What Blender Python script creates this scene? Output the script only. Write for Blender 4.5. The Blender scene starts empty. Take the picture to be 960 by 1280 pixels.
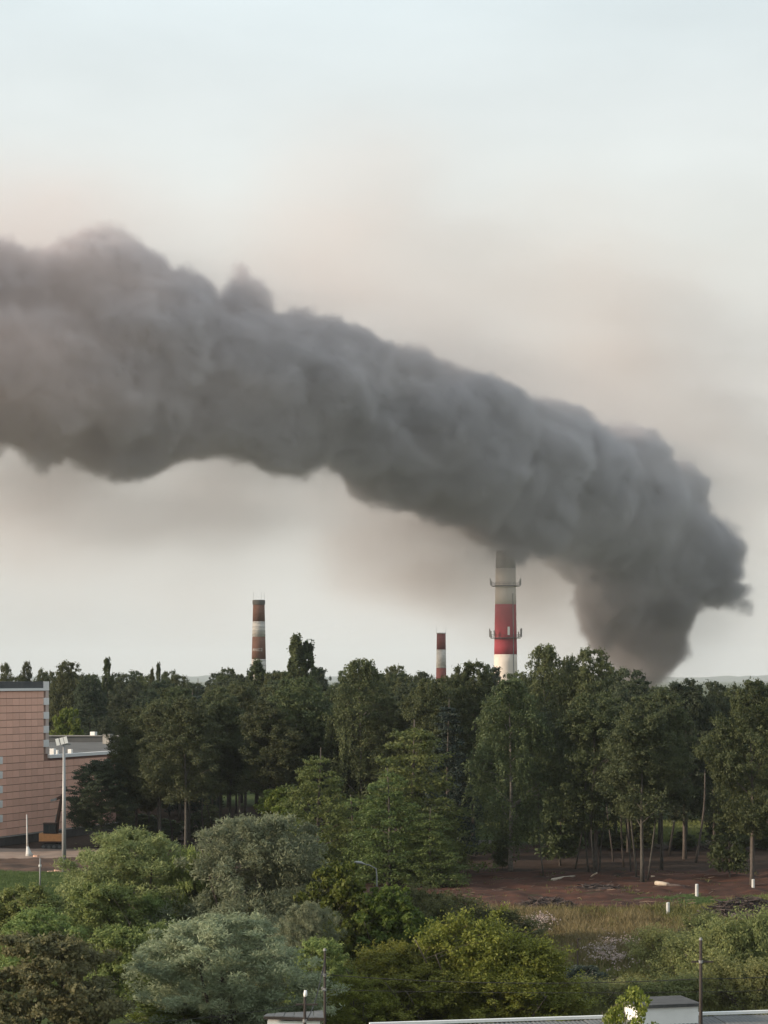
import bpy, math, random
import numpy as np
from mathutils import Vector
random.seed(7)
RNG = np.random.default_rng(7)
SC = bpy.context.scene
COL = SC.collection
PI = math.pi
R = math.radians

# ------------------------------------------------------------------ camera
FPX = 2738.0      # focal length in photo pixels (960 x 1280)
HZ = 848.0        # horizon row in the photo
CAMZ = 20.0
cam_d = bpy.data.cameras.new('camera')
cam = bpy.data.objects.new('camera', cam_d); COL.objects.link(cam)
cam.location = (0, 0, CAMZ); cam.rotation_euler = (R(90), 0, 0)
cam_d.sensor_width = 36.0; cam_d.sensor_fit = 'AUTO'
cam_d.lens = 36.0 * FPX / 1280.0
cam_d.shift_y = (HZ - 640.0) / 1280.0
cam_d.clip_start = 0.5; cam_d.clip_end = 40000
SC.camera = cam

def at(px, py, d):
    """point at distance d that the photo shows at pixel px, py"""
    return ((px - 480.0) / FPX * d, d, CAMZ - (py - HZ) / FPX * d)
def gd(py): return CAMZ * FPX / (py - HZ)       # ground distance of a photo row
def gp(px, py):
    d = gd(py); return ((px - 480.0) / FPX * d, d, 0.0)

# ------------------------------------------------------------------ world, sun, exposure
SUN_EL, SUN_AZ = R(15), R(-103)     # azimuth measured from the view direction (+Y), clockwise
world = bpy.data.worlds.new("World"); SC.world = world; world.use_nodes = True
nt = world.node_tree; nt.nodes.clear()
wo = nt.nodes.new('ShaderNodeOutputWorld'); bg = nt.nodes.new('ShaderNodeBackground')
sky = nt.nodes.new('ShaderNodeTexSky'); sky.sky_type = 'NISHITA'; sky.sun_disc = False
sky.sun_elevation = SUN_EL; sky.sun_rotation = SUN_AZ; sky.air_density = 1.0; sky.dust_density = 4.0
tc = nt.nodes.new('ShaderNodeTexCoord')
sep = nt.nodes.new('ShaderNodeSeparateXYZ'); nt.links.new(tc.outputs['Generated'], sep.inputs[0])
ramp = nt.nodes.new('ShaderNodeValToRGB'); nt.links.new(sep.outputs['Z'], ramp.inputs[0])
cr = ramp.color_ramp
SKYSTOPS = [(0.0, (.60, .585, .545)), (.05, (.65, .64, .595)), (.13, (.69, .67, .625)), (.19, (.69, .70, .66)), (.25, (.68, .72, .71)), (.31, (.65, .73, .75)), (1.0, (.58, .68, .74))]
while len(cr.elements) < len(SKYSTOPS): cr.elements.new(.5)
for e, (p, c) in zip(cr.elements, SKYSTOPS): e.position = p; e.color = (*c, 1)
mp = nt.nodes.new('ShaderNodeMapping'); mp.inputs['Scale'].default_value = (3, 3, 9)
nt.links.new(tc.outputs['Generated'], mp.inputs[0])
wn = nt.nodes.new('ShaderNodeTexNoise'); wn.inputs['Scale'].default_value = 1.6; wn.inputs['Detail'].default_value = 6
nt.links.new(mp.outputs[0], wn.inputs['Vector'])
wmr = nt.nodes.new('ShaderNodeMapRange'); wmr.inputs['From Min'].default_value = .25; wmr.inputs['From Max'].default_value = .75
wmr.inputs['To Min'].default_value = 8.9; wmr.inputs['To Max'].default_value = 10.8
nt.links.new(wn.outputs['Fac'], wmr.inputs['Value'])
vs = nt.nodes.new('ShaderNodeVectorMath'); vs.operation = 'SCALE'
nt.links.new(ramp.outputs[0], vs.inputs[0]); nt.links.new(wmr.outputs[0], vs.inputs['Scale'])
mx = nt.nodes.new('ShaderNodeMixRGB'); mx.inputs[0].default_value = .88
nt.links.new(sky.outputs[0], mx.inputs[1]); nt.links.new(vs.outputs[0], mx.inputs[2])
nt.links.new(mx.outputs[0], bg.inputs[0]); bg.inputs[1].default_value = 0.090
nt.links.new(bg.outputs[0], wo.inputs[0])

sun_d = bpy.data.lights.new('sun', 'SUN'); sun = bpy.data.objects.new('sun', sun_d); COL.objects.link(sun)
sun_d.energy = 4.0; sun_d.angle = R(5); sun_d.color = (1.0, .82, .64)
to_sun = Vector((math.sin(SUN_AZ) * math.cos(SUN_EL), math.cos(SUN_AZ) * math.cos(SUN_EL), math.sin(SUN_EL)))
sun.rotation_euler = to_sun.to_track_quat('Z', 'Y').to_euler()
sun.location = (-200, -50, 100)

SC.view_settings.view_transform = 'Standard'; SC.view_settings.look = 'None'
SC.view_settings.exposure = 0.5; SC.view_settings.gamma = 1.0
SC.cycles.volume_bounces = 3
SC.cycles.max_bounces = 6; SC.cycles.diffuse_bounces = 3; SC.cycles.transmission_bounces = 4
SC.cycles.volume_step_rate = 1.0; SC.cycles.volume_max_steps = 256
SC.cycles.use_denoising = True; SC.cycles.use_adaptive_sampling = True; SC.cycles.adaptive_threshold = .015

# ------------------------------------------------------------------ helpers
def tag(o, label=None, cat=None, group=None, kind=None):
    if label: o['label'] = label
    if cat: o['category'] = cat
    if group: o['group'] = group
    if kind: o['kind'] = kind
    return o
def empty(name, loc, label, cat, group=None, rz=0):
    o = bpy.data.objects.new(name, None); COL.objects.link(o)
    o.location = loc; o.rotation_euler = (0, 0, rz); o.empty_display_size = .5
    return tag(o, label, cat, group)
def mesh_np(name, V, F, mat=None, smooth=False, tint=None, flat=True):
    """mesh from numpy arrays; F is (n,k) int"""
    V = np.asarray(V, np.float32); F = np.asarray(F, np.int32)
    me = bpy.data.meshes.new(name)
    n, k = F.shape
    me.vertices.add(len(V)); me.vertices.foreach_set('co', V.ravel())
    me.loops.add(n * k); me.loops.foreach_set('vertex_index', F.ravel())
    me.polygons.add(n); me.polygons.foreach_set('loop_start', np.arange(0, n * k, k, dtype=np.int32))
    me.update(calc_edges=True)
    if smooth: me.polygons.foreach_set('use_smooth', np.ones(n, bool))
    if tint is not None:
        a = me.attributes.new('tint', 'FLOAT', 'POINT'); a.data.foreach_set('value', np.asarray(tint, np.float32))
    if mat: me.materials.append(mat)
    return me
class MB:
    """collects boxes, tubes and prisms; build() links them as one mesh object"""
    def __init__(s): s.v = []; s.f = []
    def add(s, V, F):
        b = len(s.v); s.v += [tuple(p) for p in V]; s.f += [tuple(i + b for i in f) for f in F]; return s
    def box(s, lo, hi):
        x0, y0, z0 = lo; x1, y1, z1 = hi
        V = [(x0,y0,z0),(x1,y0,z0),(x1,y1,z0),(x0,y1,z0),(x0,y0,z1),(x1,y0,z1),(x1,y1,z1),(x0,y1,z1)]
        return s.add(V, [(0,3,2,1),(4,5,6,7),(0,1,5,4),(1,2,6,5),(2,3,7,6),(3,0,4,7)])
    def prism(s, base, z0, z1):
        """base: ccw xy list; z0,z1 scalars or lists"""
        n = len(base)
        a = z0 if hasattr(z0, '__len__') else [z0]*n
        b = z1 if hasattr(z1, '__len__') else [z1]*n
        V = [(x, y, a[i]) for i, (x, y) in enumerate(base)] + [(x, y, b[i]) for i, (x, y) in enumerate(base)]
        return s.add(V, [tuple(range(n-1, -1, -1)), tuple(range(n, 2*n))] + [(i, (i+1)%n, n+(i+1)%n, n+i) for i in range(n)])
    def tube(s, pts, rad, n=8, cap=True):
        pts = [Vector(p) for p in pts]
        if not hasattr(rad, '__len__'): rad = [rad]*len(pts)
        V = []; F = []
        t0 = (pts[1]-pts[0]).normalized()
        u = t0.orthogonal().normalized()
        for i, p in enumerate(pts):
            t = (pts[min(i+1, len(pts)-1)] - pts[max(i-1, 0)]).normalized()
            u = (u - t*u.dot(t)).normalized(); w = t.cross(u)
            for k in range(n):
                a = 2*PI*k/n; V.append(p + (u*math.cos(a) + w*math.sin(a))*rad[i])
        for i in range(len(pts)-1):
            for k in range(n):
                F.append((i*n+k, i*n+(k+1)%n, (i+1)*n+(k+1)%n, (i+1)*n+k))
        if cap:
            F.append(tuple(range(n-1, -1, -1))); m = (len(pts)-1)*n; F.append(tuple(m+k for k in range(n)))
        return s.add(V, F)
    def mesh(s, name, mat, smooth=False):
        me = bpy.data.meshes.new(name); me.from_pydata(s.v, [], s.f); me.update()
        if smooth: me.polygons.foreach_set('use_smooth', np.ones(len(me.polygons), bool))
        if mat: me.materials.append(mat)
        return me
    def build(s, name, mat, parent=None, smooth=False, loc=None):
        o = bpy.data.objects.new(name, s.mesh(name, mat, smooth)); COL.objects.link(o)
        if parent: o.parent = parent
        if loc: o.location = loc
        return o
def link_mesh(name, me, parent=None, loc=(0,0,0)):
    o = bpy.data.objects.new(name, me); COL.objects.link(o); o.location = loc
    if parent: o.parent = parent
    return o

# ------------------------------------------------------------------ materials
def N(t, typ, **kw):
    n = t.nodes.new(typ)
    for k, v in kw.items(): n.inputs[k].default_value = v
    return n
def mat_basic(name, c1, c2=None, scale=2.0, rough=.85, bump=.0, detail=5, metal=0, stretch=(1,1,1), c3=None, spec=.3):
    m = bpy.data.materials.new(name); m.use_nodes = True; t = m.node_tree; b = t.nodes['Principled BSDF']
    b.inputs['Roughness'].default_value = rough; b.inputs['Metallic'].default_value = metal
    b.inputs['Specular IOR Level'].default_value = spec
    if c2 is None: c2 = tuple(x*.8 for x in c1)
    co = t.nodes.new('ShaderNodeTexCoord'); mp = N(t, 'ShaderNodeMapping', Scale=stretch)
    t.links.new(co.outputs['Object'], mp.inputs[0])
    n = N(t, 'ShaderNodeTexNoise', Scale=scale, Detail=detail, Roughness=.65); t.links.new(mp.outputs[0], n.inputs['Vector'])
    r = t.nodes.new('ShaderNodeValToRGB'); r.color_ramp.elements[0].position = .3; r.color_ramp.elements[1].position = .7
    r.color_ramp.elements[0].color = (*c1, 1); r.color_ramp.elements[1].color = (*c2, 1)
    if c3: e = r.color_ramp.elements.new(.5); e.color = (*c3, 1)
    t.links.new(n.outputs['Fac'], r.inputs[0]); t.links.new(r.outputs[0], b.inputs['Base Color'])
    if bump:
        bp = N(t, 'ShaderNodeBump', Strength=bump, Distance=.1); t.links.new(n.outputs['Fac'], bp.inputs['Height']); t.links.new(bp.outputs[0], b.inputs['Normal'])
    return m
def mat_leaf(name, c1, c2, trans=.4, rough=.6, hue=.12):
    m = bpy.data.materials.new(name); m.use_nodes = True; t = m.node_tree; b = t.nodes['Principled BSDF']
    out = t.nodes['Material Output']
    a = t.nodes.new('ShaderNodeAttribute'); a.attribute_name = 'tint'
    oi = t.nodes.new('ShaderNodeObjectInfo')
    r = t.nodes.new('ShaderNodeValToRGB'); r.color_ramp.elements[0].color = (*c1, 1); r.color_ramp.elements[1].color = (*c2, 1)
    t.links.new(a.outputs['Fac'], r.inputs[0])
    hs = t.nodes.new('ShaderNodeHueSaturation')
    mr = N(t, 'ShaderNodeMapRange'); mr.inputs['To Min'].default_value = 1-hue*1.9; mr.inputs['To Max'].default_value = 1+hue*1.9
    ml = t.nodes.new('ShaderNodeMath'); ml.operation = 'MULTIPLY'; ml.inputs[1].default_value = 7.3; t.links.new(oi.outputs['Random'], ml.inputs[0])
    mf = t.nodes.new('ShaderNodeMath'); mf.operation = 'FRACT'; t.links.new(ml.outputs[0], mf.inputs[0])
    mh = N(t, 'ShaderNodeMapRange'); mh.inputs['To Min'].default_value = .478; mh.inputs['To Max'].default_value = .522
    t.links.new(mf.outputs[0], mh.inputs['Value']); t.links.new(mh.outputs[0], hs.inputs['Hue'])
    t.links.new(oi.outputs['Random'], mr.inputs['Value']); t.links.new(mr.outputs[0], hs.inputs['Value'])
    t.links.new(r.outputs[0], hs.inputs['Color'])
    b.inputs['Roughness'].default_value = rough; b.inputs['Specular IOR Level'].default_value = .25
    t.links.new(hs.outputs[0], b.inputs['Base Color'])
    tr = t.nodes.new('ShaderNodeBsdfTranslucent'); t.links.new(hs.outputs[0], tr.inputs['Color'])
    mxs = N(t, 'ShaderNodeMixShader'); mxs.inputs[0].default_value = trans
    t.links.new(b.outputs[0], mxs.inputs[1]); t.links.new(tr.outputs[0], mxs.inputs[2]); t.links.new(mxs.outputs[0], out.inputs['Surface'])
    return m

M = {}
M['bark'] = mat_basic('bark', (.055,.045,.038), (.13,.11,.095), 3, .95, .6, stretch=(4,4,1))
M['bark_pale'] = mat_basic('bark_pale', (.045,.04,.035), (.115,.105,.09), 3, .95, .5, stretch=(4,4,1))
M['bark_birch'] = mat_basic('bark_birch', (.07,.06,.05), (.26,.24,.21), 1.5, .9, .3, stretch=(1,1,3))
M['broad'] = mat_leaf('broad_leaf', (0.049,0.064,0.028), (0.127,0.148,0.062))
M['broad_dark'] = mat_leaf('broad_dark_leaf', (0.038,0.054,0.032), (0.091,0.111,0.062))
M['aspen'] = mat_leaf('aspen_leaf', (0.054,0.066,0.031), (0.133,0.145,0.066))
M['birch'] = mat_leaf('birch_leaf', (0.053,0.069,0.030), (0.142,0.161,0.068))
M['larch'] = mat_leaf('larch_leaf', (0.086,0.121,0.037), (0.195,0.234,0.074))
M['spruce'] = mat_leaf('spruce_leaf', (.016,.028,.022), (.036,.054,.038), .1)
M['willow'] = mat_leaf('willow_leaf', (0.157,0.181,0.106), (0.314,0.342,0.213))
M['willow_green'] = mat_leaf('willow_green_leaf', (0.138,0.177,0.069), (0.299,0.338,0.138))
M['green'] = mat_leaf('green_leaf', (0.127,0.172,0.051), (0.277,0.329,0.108))
M['lime'] = mat_leaf('lime_leaf', (.075,.105,.020), (.175,.205,.038))
M['yellow'] = mat_leaf('yellow_leaf', (.12,.135,.024), (.27,.275,.05))
M['olive'] = mat_leaf('olive_leaf', (.068,.073,.028), (.135,.135,.052))
M['rust'] = mat_leaf('rust_leaf', (0.081,0.085,0.039), (0.207,0.198,0.092))
M['shrub'] = mat_leaf('shrub_leaf', (0.121,0.143,0.050), (0.259,0.275,0.105))
M['bluegreen'] = mat_leaf('bluegreen_leaf', (.04,.06,.045), (.09,.11,.085))
M['grass'] = mat_leaf('grass_blade', (0.108,0.124,0.039), (0.221,0.232,0.081), .3)
M['drygrass'] = mat_leaf('dry_grass_blade', (.15,.125,.055), (.29,.25,.12), .3)
M['lawn'] = mat_leaf('lawn_blade', (0.062,0.106,0.035), (0.106,0.163,0.056), .3)
M['flower'] = mat_leaf('flower_fluff', (.26,.21,.185), (.46,.39,.35), .3)
M['white'] = mat_basic('white_paint', (.82,.82,.80), (.74,.74,.72), 1.2, .6, .02)
M['white_post'] = mat_basic('white_post_paint', (.62,.62,.60), (.45,.45,.43), 5, .7, .05)
M['grey_roof'] = mat_basic('grey_roof', (.05,.05,.053), (.10,.098,.096), 1.2, .8, .1, stretch=(1,4,1))
M['slate'] = mat_basic('corrugated_roof', (.085,.087,.09), (.17,.17,.168), .8, .75, .1)
M['galv'] = mat_basic('galvanised_steel', (.28,.28,.28), (.36,.36,.355), 6, .5, .02, metal=.3)
M['dark_wood'] = mat_basic('dark_wood', (.035,.028,.024), (.075,.06,.052), 6, .9, .3, stretch=(5,5,.6))
M['black'] = mat_basic('black_rubber', (.02,.02,.02), (.04,.04,.04), 5, .8)
M['orange'] = mat_basic('orange_paint', (.52,.25,.10), (.38,.18,.075), 3, .6, .05)
M['dark_orange'] = mat_basic('dirty_orange_paint', (.09,.045,.03), (.055,.033,.025), 3, .7, .05)
M['glass'] = mat_basic('dark_glass', (.02,.025,.03), (.03,.035,.04), 1, .12, spec=.6)
M['panel'] = mat_basic('pink_panel', (.78,.45,.345), (.84,.5,.385), .35, .8, .02)
M['panel_joint'] = mat_basic('panel_joint', (.26,.15,.115), (.30,.18,.14), 1, .95)
M['quoin_dim'] = mat_basic('quoin_dim_stone', (.50,.40,.36), (.56,.46,.41), 2, .85, .03)
M['quoin'] = mat_basic('quoin_stone', (.72,.70,.68), (.78,.76,.74), 2, .85, .03)
M['parapet'] = mat_basic('dark_parapet', (.05,.055,.058), (.09,.09,.09), .6, .7, .05)
M['concrete'] = mat_basic('concrete', (.26,.25,.23), (.36,.34,.31), 1.2, .9, .1)
M['roof_grey'] = mat_basic('roof_felt', (.085,.083,.08), (.145,.14,.135), .25, .9, .05)
M['parapet2'] = mat_basic('grey_parapet', (.10,.10,.10), (.14,.14,.135), .4, .9)
M['plinth'] = mat_basic('plinth', (.05,.045,.042), (.085,.075,.07), .8, .95)
M['stack_white'] = mat_basic('stack_white', (.64,.56,.49), (.76,.69,.62), .25, .85, .03, stretch=(1,1,.3))
M['stack_grey'] = mat_basic('stack_grey', (.34,.31,.285), (.52,.475,.43), .3, .9, .03, stretch=(1,1,.25))  # greyer tone for the top band and rim of the largest chimney
M['stack_red'] = mat_basic('stack_red', (.33,.04,.055), (.40,.055,.07), .25, .8, .03, stretch=(1,1,.3))
M['brick_brown'] = mat_basic('brick_brown', (.12,.06,.042), (.17,.09,.065), .8, .95, .1, stretch=(1,1,3))
M['brick_red'] = mat_basic('brick_red', (.16,.05,.045), (.21,.075,.065), .8, .95, .1, stretch=(1,1,3))
M['brick_white'] = mat_basic('brick_white', (.36,.33,.30), (.58,.55,.51), .9, .95, .1, stretch=(1,1,3))
M['cap_dark'] = mat_basic('chimney_cap', (.09,.085,.075), (.12,.11,.1), 1, .9)
M['steel'] = mat_basic('weathered_steel', (.20,.20,.20), (.28,.28,.27), 3, .7)
M['dark_steel'] = mat_basic('dark_steel', (.06,.06,.062), (.10,.10,.10), 3, .7)
M['wire'] = mat_basic('wire_black', (.02,.02,.02), (.025,.025,.025), 3, .6)
M['soil'] = mat_basic('bare_soil', (.032,.012,.008), (.115,.046,.028), .5, .98, 1.0, 9, stretch=(.3,1.5,1), c3=(.06,.024,.015))
M['path'] = mat_basic('clay_path', (.24,.17,.135), (.33,.25,.2), .35, .95, .4, 8)
M['bank'] = mat_basic('dug_bank', (.04,.026,.02), (.13,.076,.052), .6, .98, .8, 8, stretch=(.5,1,2))
M['wood_pale'] = mat_basic('fresh_wood', (.36,.30,.24), (.50,.43,.35), 4, .85, .1)
M['stick'] = mat_basic('stick_wood', (.12,.085,.065), (.24,.18,.14), 2, .95)
M['brushwood'] = mat_basic('brushwood', (.035,.028,.025), (.11,.085,.078), 2, .95)
M['hill'] = mat_basic('hill_forest', (.035,.05,.03), (.06,.075,.04), .01, .95)
M['debris'] = mat_basic('orange_debris', (.55,.30,.2), (.6,.42,.33), 4, .8)

def mat_ground():
    m = bpy.data.materials.new('ground_soil_grass'); m.use_nodes = True; t = m.node_tree; b = t.nodes['Principled BSDF']
    b.inputs['Roughness'].default_value = .97; b.inputs['Specular IOR Level'].default_value = .1
    co = t.nodes.new('ShaderNodeTexCoord')
    n1 = N(t, 'ShaderNodeTexNoise', Scale=.9, Detail=8, Roughness=.7); n2 = N(t, 'ShaderNodeTexNoise', Scale=.08, Detail=4)
    for n in (n1, n2): t.links.new(co.outputs['Object'], n.inputs['Vector'])
    g = t.nodes.new('ShaderNodeValToRGB'); g.color_ramp.elements[0].position = .3; g.color_ramp.elements[1].position = .72
    g.color_ramp.elements[0].color = (.035,.048,.018,1); g.color_ramp.elements[1].color = (.09,.105,.038,1)
    e = g.color_ramp.elements.new(.55); e.color = (.06,.078,.027,1)
    l = t.nodes.new('ShaderNodeValToRGB'); l.color_ramp.elements[0].position = .3; l.color_ramp.elements[1].position = .7
    l.color_ramp.elements[0].color = (.028,.021,.017,1); l.color_ramp.elements[1].color = (.075,.048,.036,1)
    d = t.nodes.new('ShaderNodeValToRGB'); d.color_ramp.elements[0].position = .3; d.color_ramp.elements[1].position = .7
    d.color_ramp.elements[0].color = (.085,.062,.03,1); d.color_ramp.elements[1].color = (.17,.13,.065,1)
    for r in (g, l, d): t.links.new(n1.outputs['Fac'], r.inputs[0])
    a = t.nodes.new('ShaderNodeAttribute'); a.attribute_name = 'litter'
    a2 = t.nodes.new('ShaderNodeAttribute'); a2.attribute_name = 'dry'
    m1 = t.nodes.new('ShaderNodeMixRGB'); m2 = t.nodes.new('ShaderNodeMixRGB')
    t.links.new(a.outputs['Fac'], m1.inputs[0]); t.links.new(g.outputs[0], m1.inputs[1]); t.links.new(l.outputs[0], m1.inputs[2])
    t.links.new(a2.outputs['Fac'], m2.inputs[0]); t.links.new(m1.outputs[0], m2.inputs[1]); t.links.new(d.outputs[0], m2.inputs[2])
    t.links.new(m2.outputs[0], b.inputs['Base Color'])
    bp = N(t, 'ShaderNodeBump', Strength=.6, Distance=.12); t.links.new(n1.outputs['Fac'], bp.inputs['Height']); t.links.new(bp.outputs[0], b.inputs['Normal'])
    return m
M['ground'] = mat_ground()

# ------------------------------------------------------------------ numpy value noise
_perm = RNG.random((256, 256)).astype(np.float32)
def vnoise(x, y, f):
    x = np.asarray(x, float) * f + 500; y = np.asarray(y, float) * f + 500
    xi = np.floor(x).astype(int); yi = np.floor(y).astype(int); u = x - xi; v = y - yi
    u = u*u*(3-2*u); v = v*v*(3-2*v)
    g = lambda i, j: _perm[i & 255, j & 255]
    return (g(xi, yi)*(1-u) + g(xi+1, yi)*u)*(1-v) + (g(xi, yi+1)*(1-u) + g(xi+1, yi+1)*u)*v
def fbm(x, y, f, o=4):
    s = 0; a = .5
    for i in range(o): s = s + a*vnoise(x, y, f*2**i); a *= .5
    return s

# ------------------------------------------------------------------ ground, hills
def dirt_near(X):      # near edge of the bare soil, as a distance along Y
    return gd(1137) + 4*fbm(X, 0*X, .15) - 2 + np.clip((X-24)*0.9, 0, 12)
def build_ground():
    ys = np.concatenate([[-3000, -800, -200, 0, 60, 95], np.arange(100, 300, .8), np.arange(300, 420, 5), [450, 520, 650, 900, 1300, 2000, 3500, 6000, 9000, 18000]])
    xs = np.concatenate([[-14000, -7000, -3000, -1200, -500, -250, -140, -90], np.arange(-62, 62, .8), [90, 140, 250, 500, 1200, 3000, 7000, 14000]])
    X, Y = np.meshgrid(xs, ys)
    near = np.clip(1-np.maximum(np.abs(X)-55, 0)/20, 0, 1)*np.clip((Y-95)/10, 0, 1)*np.clip((320-Y)/60, 0, 1)
    Z = near*(fbm(X, Y, .25, 4)-.47)*.45
    n, k = X.shape
    V = np.stack([X, Y, Z], -1).reshape(-1, 3)
    i = np.arange(n-1)[:, None]*k + np.arange(k-1)[None]
    F = np.stack([i, i+1, i+k+1, i+k], -1).reshape(-1, 4)
    me = mesh_np('ground', V, F, M['ground'], True)
    Yf, Xf = Y.ravel(), X.ravel()
    wob = (fbm(Xf, Yf, .12)-.47)*14
    lit = np.clip((Yf+wob-196)/8, 0, 1)*np.clip((np.where(Xf > 6, 268, 345)+wob*.6-Yf)/6, 0, 1)*np.clip((Xf+62)/6, 0, 1)
    lit = lit*np.clip(1-np.clip((-30-Xf)/4, 0, 1)*np.clip((216-Yf)/4, 0, 1), 0, 1)
    dry = np.clip(1.2-np.abs(Yf+wob-174)/20, 0, 1)*np.clip((Xf-7)/4, 0, 1)*np.clip((24+wob*.4-Xf)/5, 0, 1)
    for nm, v in (('litter', lit), ('dry', np.clip(dry*1.3, 0, 1))):
        a = me.attributes.new(nm, 'FLOAT', 'POINT'); a.data.foreach_set('value', v.astype(np.float32))
    o = link_mesh('ground', me); tag(o, kind='structure'); return o
build_ground()

def sheet(name, xs, y0f, y1f, mat, z=.05, bump=.2, ny=40, zf=None):
    """draped sheet between two wavy edges"""
    X = np.repeat(xs[None], ny, 0); T = np.linspace(0, 1, ny)[:, None]
    Y = y0f(xs)[None]*(1-T) + y1f(xs)[None]*T
    edge = np.clip(np.minimum(T, 1-T)*8, 0, 1)
    Z = (fbm(X, Y, .25, 4)-.47)*.45 + z*edge - .06*(1-edge) + edge*bump*(fbm(X+30, Y, .5, 4)-.4)
    if zf is not None: Z = Z + zf(X, T)
    n, k = X.shape
    V = np.stack([X, Y, Z], -1).reshape(-1, 3)
    i = np.arange(n-1)[:, None]*k + np.arange(k-1)[None]
    o = link_mesh(name, mesh_np(name, V, np.stack([i, i+1, i+k+1, i+k], -1).reshape(-1, 4), mat, True))
    return tag(o, kind='structure')
sheet('bare_soil', np.arange(2, 42, .4), lambda x: gd(1139)+5*fbm(x, x*0, .2)-2+np.clip((x-24)*.9, 0, 9), lambda x: 226+9*fbm(x, x*0+9, .15), M['soil'], .08, .8, 70)
sheet('clay_path', np.arange(-60, -27, .5), lambda x: 239+3*fbm(x, x*0+3, .2), lambda x: 256+2*fbm(x, x*0+5, .2), M['path'], .1, .15, 24)
sheet('clay_clearing', np.arange(-27, -18, .5), lambda x: 278+3*fbm(x, x*0+3, .2), lambda x: 300+2*fbm(x, x*0+5, .2), M['path'], .1, .15, 14)
sheet('dug_bank', np.arange(-60, -27, .4), lambda x: 222+3*fbm(x, x*0+13, .3), lambda x: 240.5+3*fbm(x, x*0+3, .2), M['bank'], .12, .6, 40, lambda X, T: .35*np.exp(-((T-.75)/.15)**2))

def hills(name, d, pts, depth):
    """a ridge at distance d whose skyline passes the photo points"""
    px = np.linspace(pts[0][0], pts[-1][0], 160)
    py = np.interp(px, [p[0] for p in pts], [p[1] for p in pts])
    X = (px-480)/FPX*d; Zt = CAMZ-(py-HZ)/FPX*d + 5*(fbm(px, px*0, .15)-.4)*d/4000
    rows = []
    for t in (0, .3, .6, .85, 1, 1.3, 2):
        h = max(0, 1-abs(1-t)**1.5); rows.append(np.stack([X, np.full_like(X, d-depth+depth*t) , Zt*h-2*(1-h)], -1))
    V = np.concatenate(rows); k = len(px); n = len(rows)
    i = np.arange(n-1)[:, None]*k + np.arange(k-1)[None]
    o = link_mesh(name, mesh_np(name, V, np.stack([i, i+1, i+k+1, i+k], -1).reshape(-1, 4), M['hill'], True))
    return tag(o, kind='structure')
hills('hills', 15000, [(-200, 846), (200, 845), (500, 846), (780, 848), (830, 846.5), (880, 846.5), (960, 844), (1200, 841)], 1500)
hills('hills', 8500, [(-200, 856), (400, 855), (780, 857), (830, 856), (900, 857), (960, 852), (1200, 849)], 900)

# ------------------------------------------------------------------ tree generator
def leaves(C, RAD, per, ll, lw, rng, droop=0.0, up=.5, ctint=None, flat=None):
    """quads of leaf spread through ellipsoid clumps C (n,3) with radii RAD (n,3): vertices, faces, tint"""
    n = len(C); idx = np.repeat(np.arange(n), per); m = len(idx)
    d = rng.normal(size=(m, 3)); d /= np.linalg.norm(d, axis=1)[:, None]+1e-9
    d[:, 2] = np.where(rng.random(m) < .35, np.abs(d[:, 2]), d[:, 2])
    r = rng.random(m)**.36
    P = C[idx] + d*RAD[idx]*r[:, None]
    ax = rng.normal(size=(m, 3))*.8 + d*.8; ax[:, 2] -= droop
    ax /= np.linalg.norm(ax, axis=1)[:, None]+1e-9
    nr = rng.normal(size=(m, 3))*.34 + d*.9; nr[:, 2] += up
    sd = np.cross(ax, nr); sd /= np.linalg.norm(sd, axis=1)[:, None]+1e-9
    s = rng.uniform(.65, 1.3, m)[:, None]
    a = ax*ll*.5*s; b = sd*lw*.5*s
    V = np.stack([P+a, P+b-a*.1, P-a, P-b-a*.1], 1).reshape(-1, 3)
    F = np.arange(m*4).reshape(-1, 4)
    ct = rng.random(n) if ctint is None else ctint
    t = np.clip(ct[idx]*.78 + rng.random(m)*.22, 0, 1)
    return V, F, np.repeat(t, 4)

def env(kind, t):
    t = np.clip(t, 0, 1)
    if kind == 'broad': return np.sin(PI*np.clip(.10+.86*t, 0, 1))**.62
    if kind == 'tall': return np.sin(PI*np.clip(.15+.82*t, 0, 1))**.7*.95
    if kind == 'cone': return (1-t)**.75*.95+.05
    if kind == 'poplar': return np.sin(PI*np.clip(.18+.8*t, 0, 1))**.8
    if kind == 'dome': return np.sqrt(np.clip(1-(t*.98)**2.2, 0, 1))*.9+.1
    return np.ones_like(t)

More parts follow.
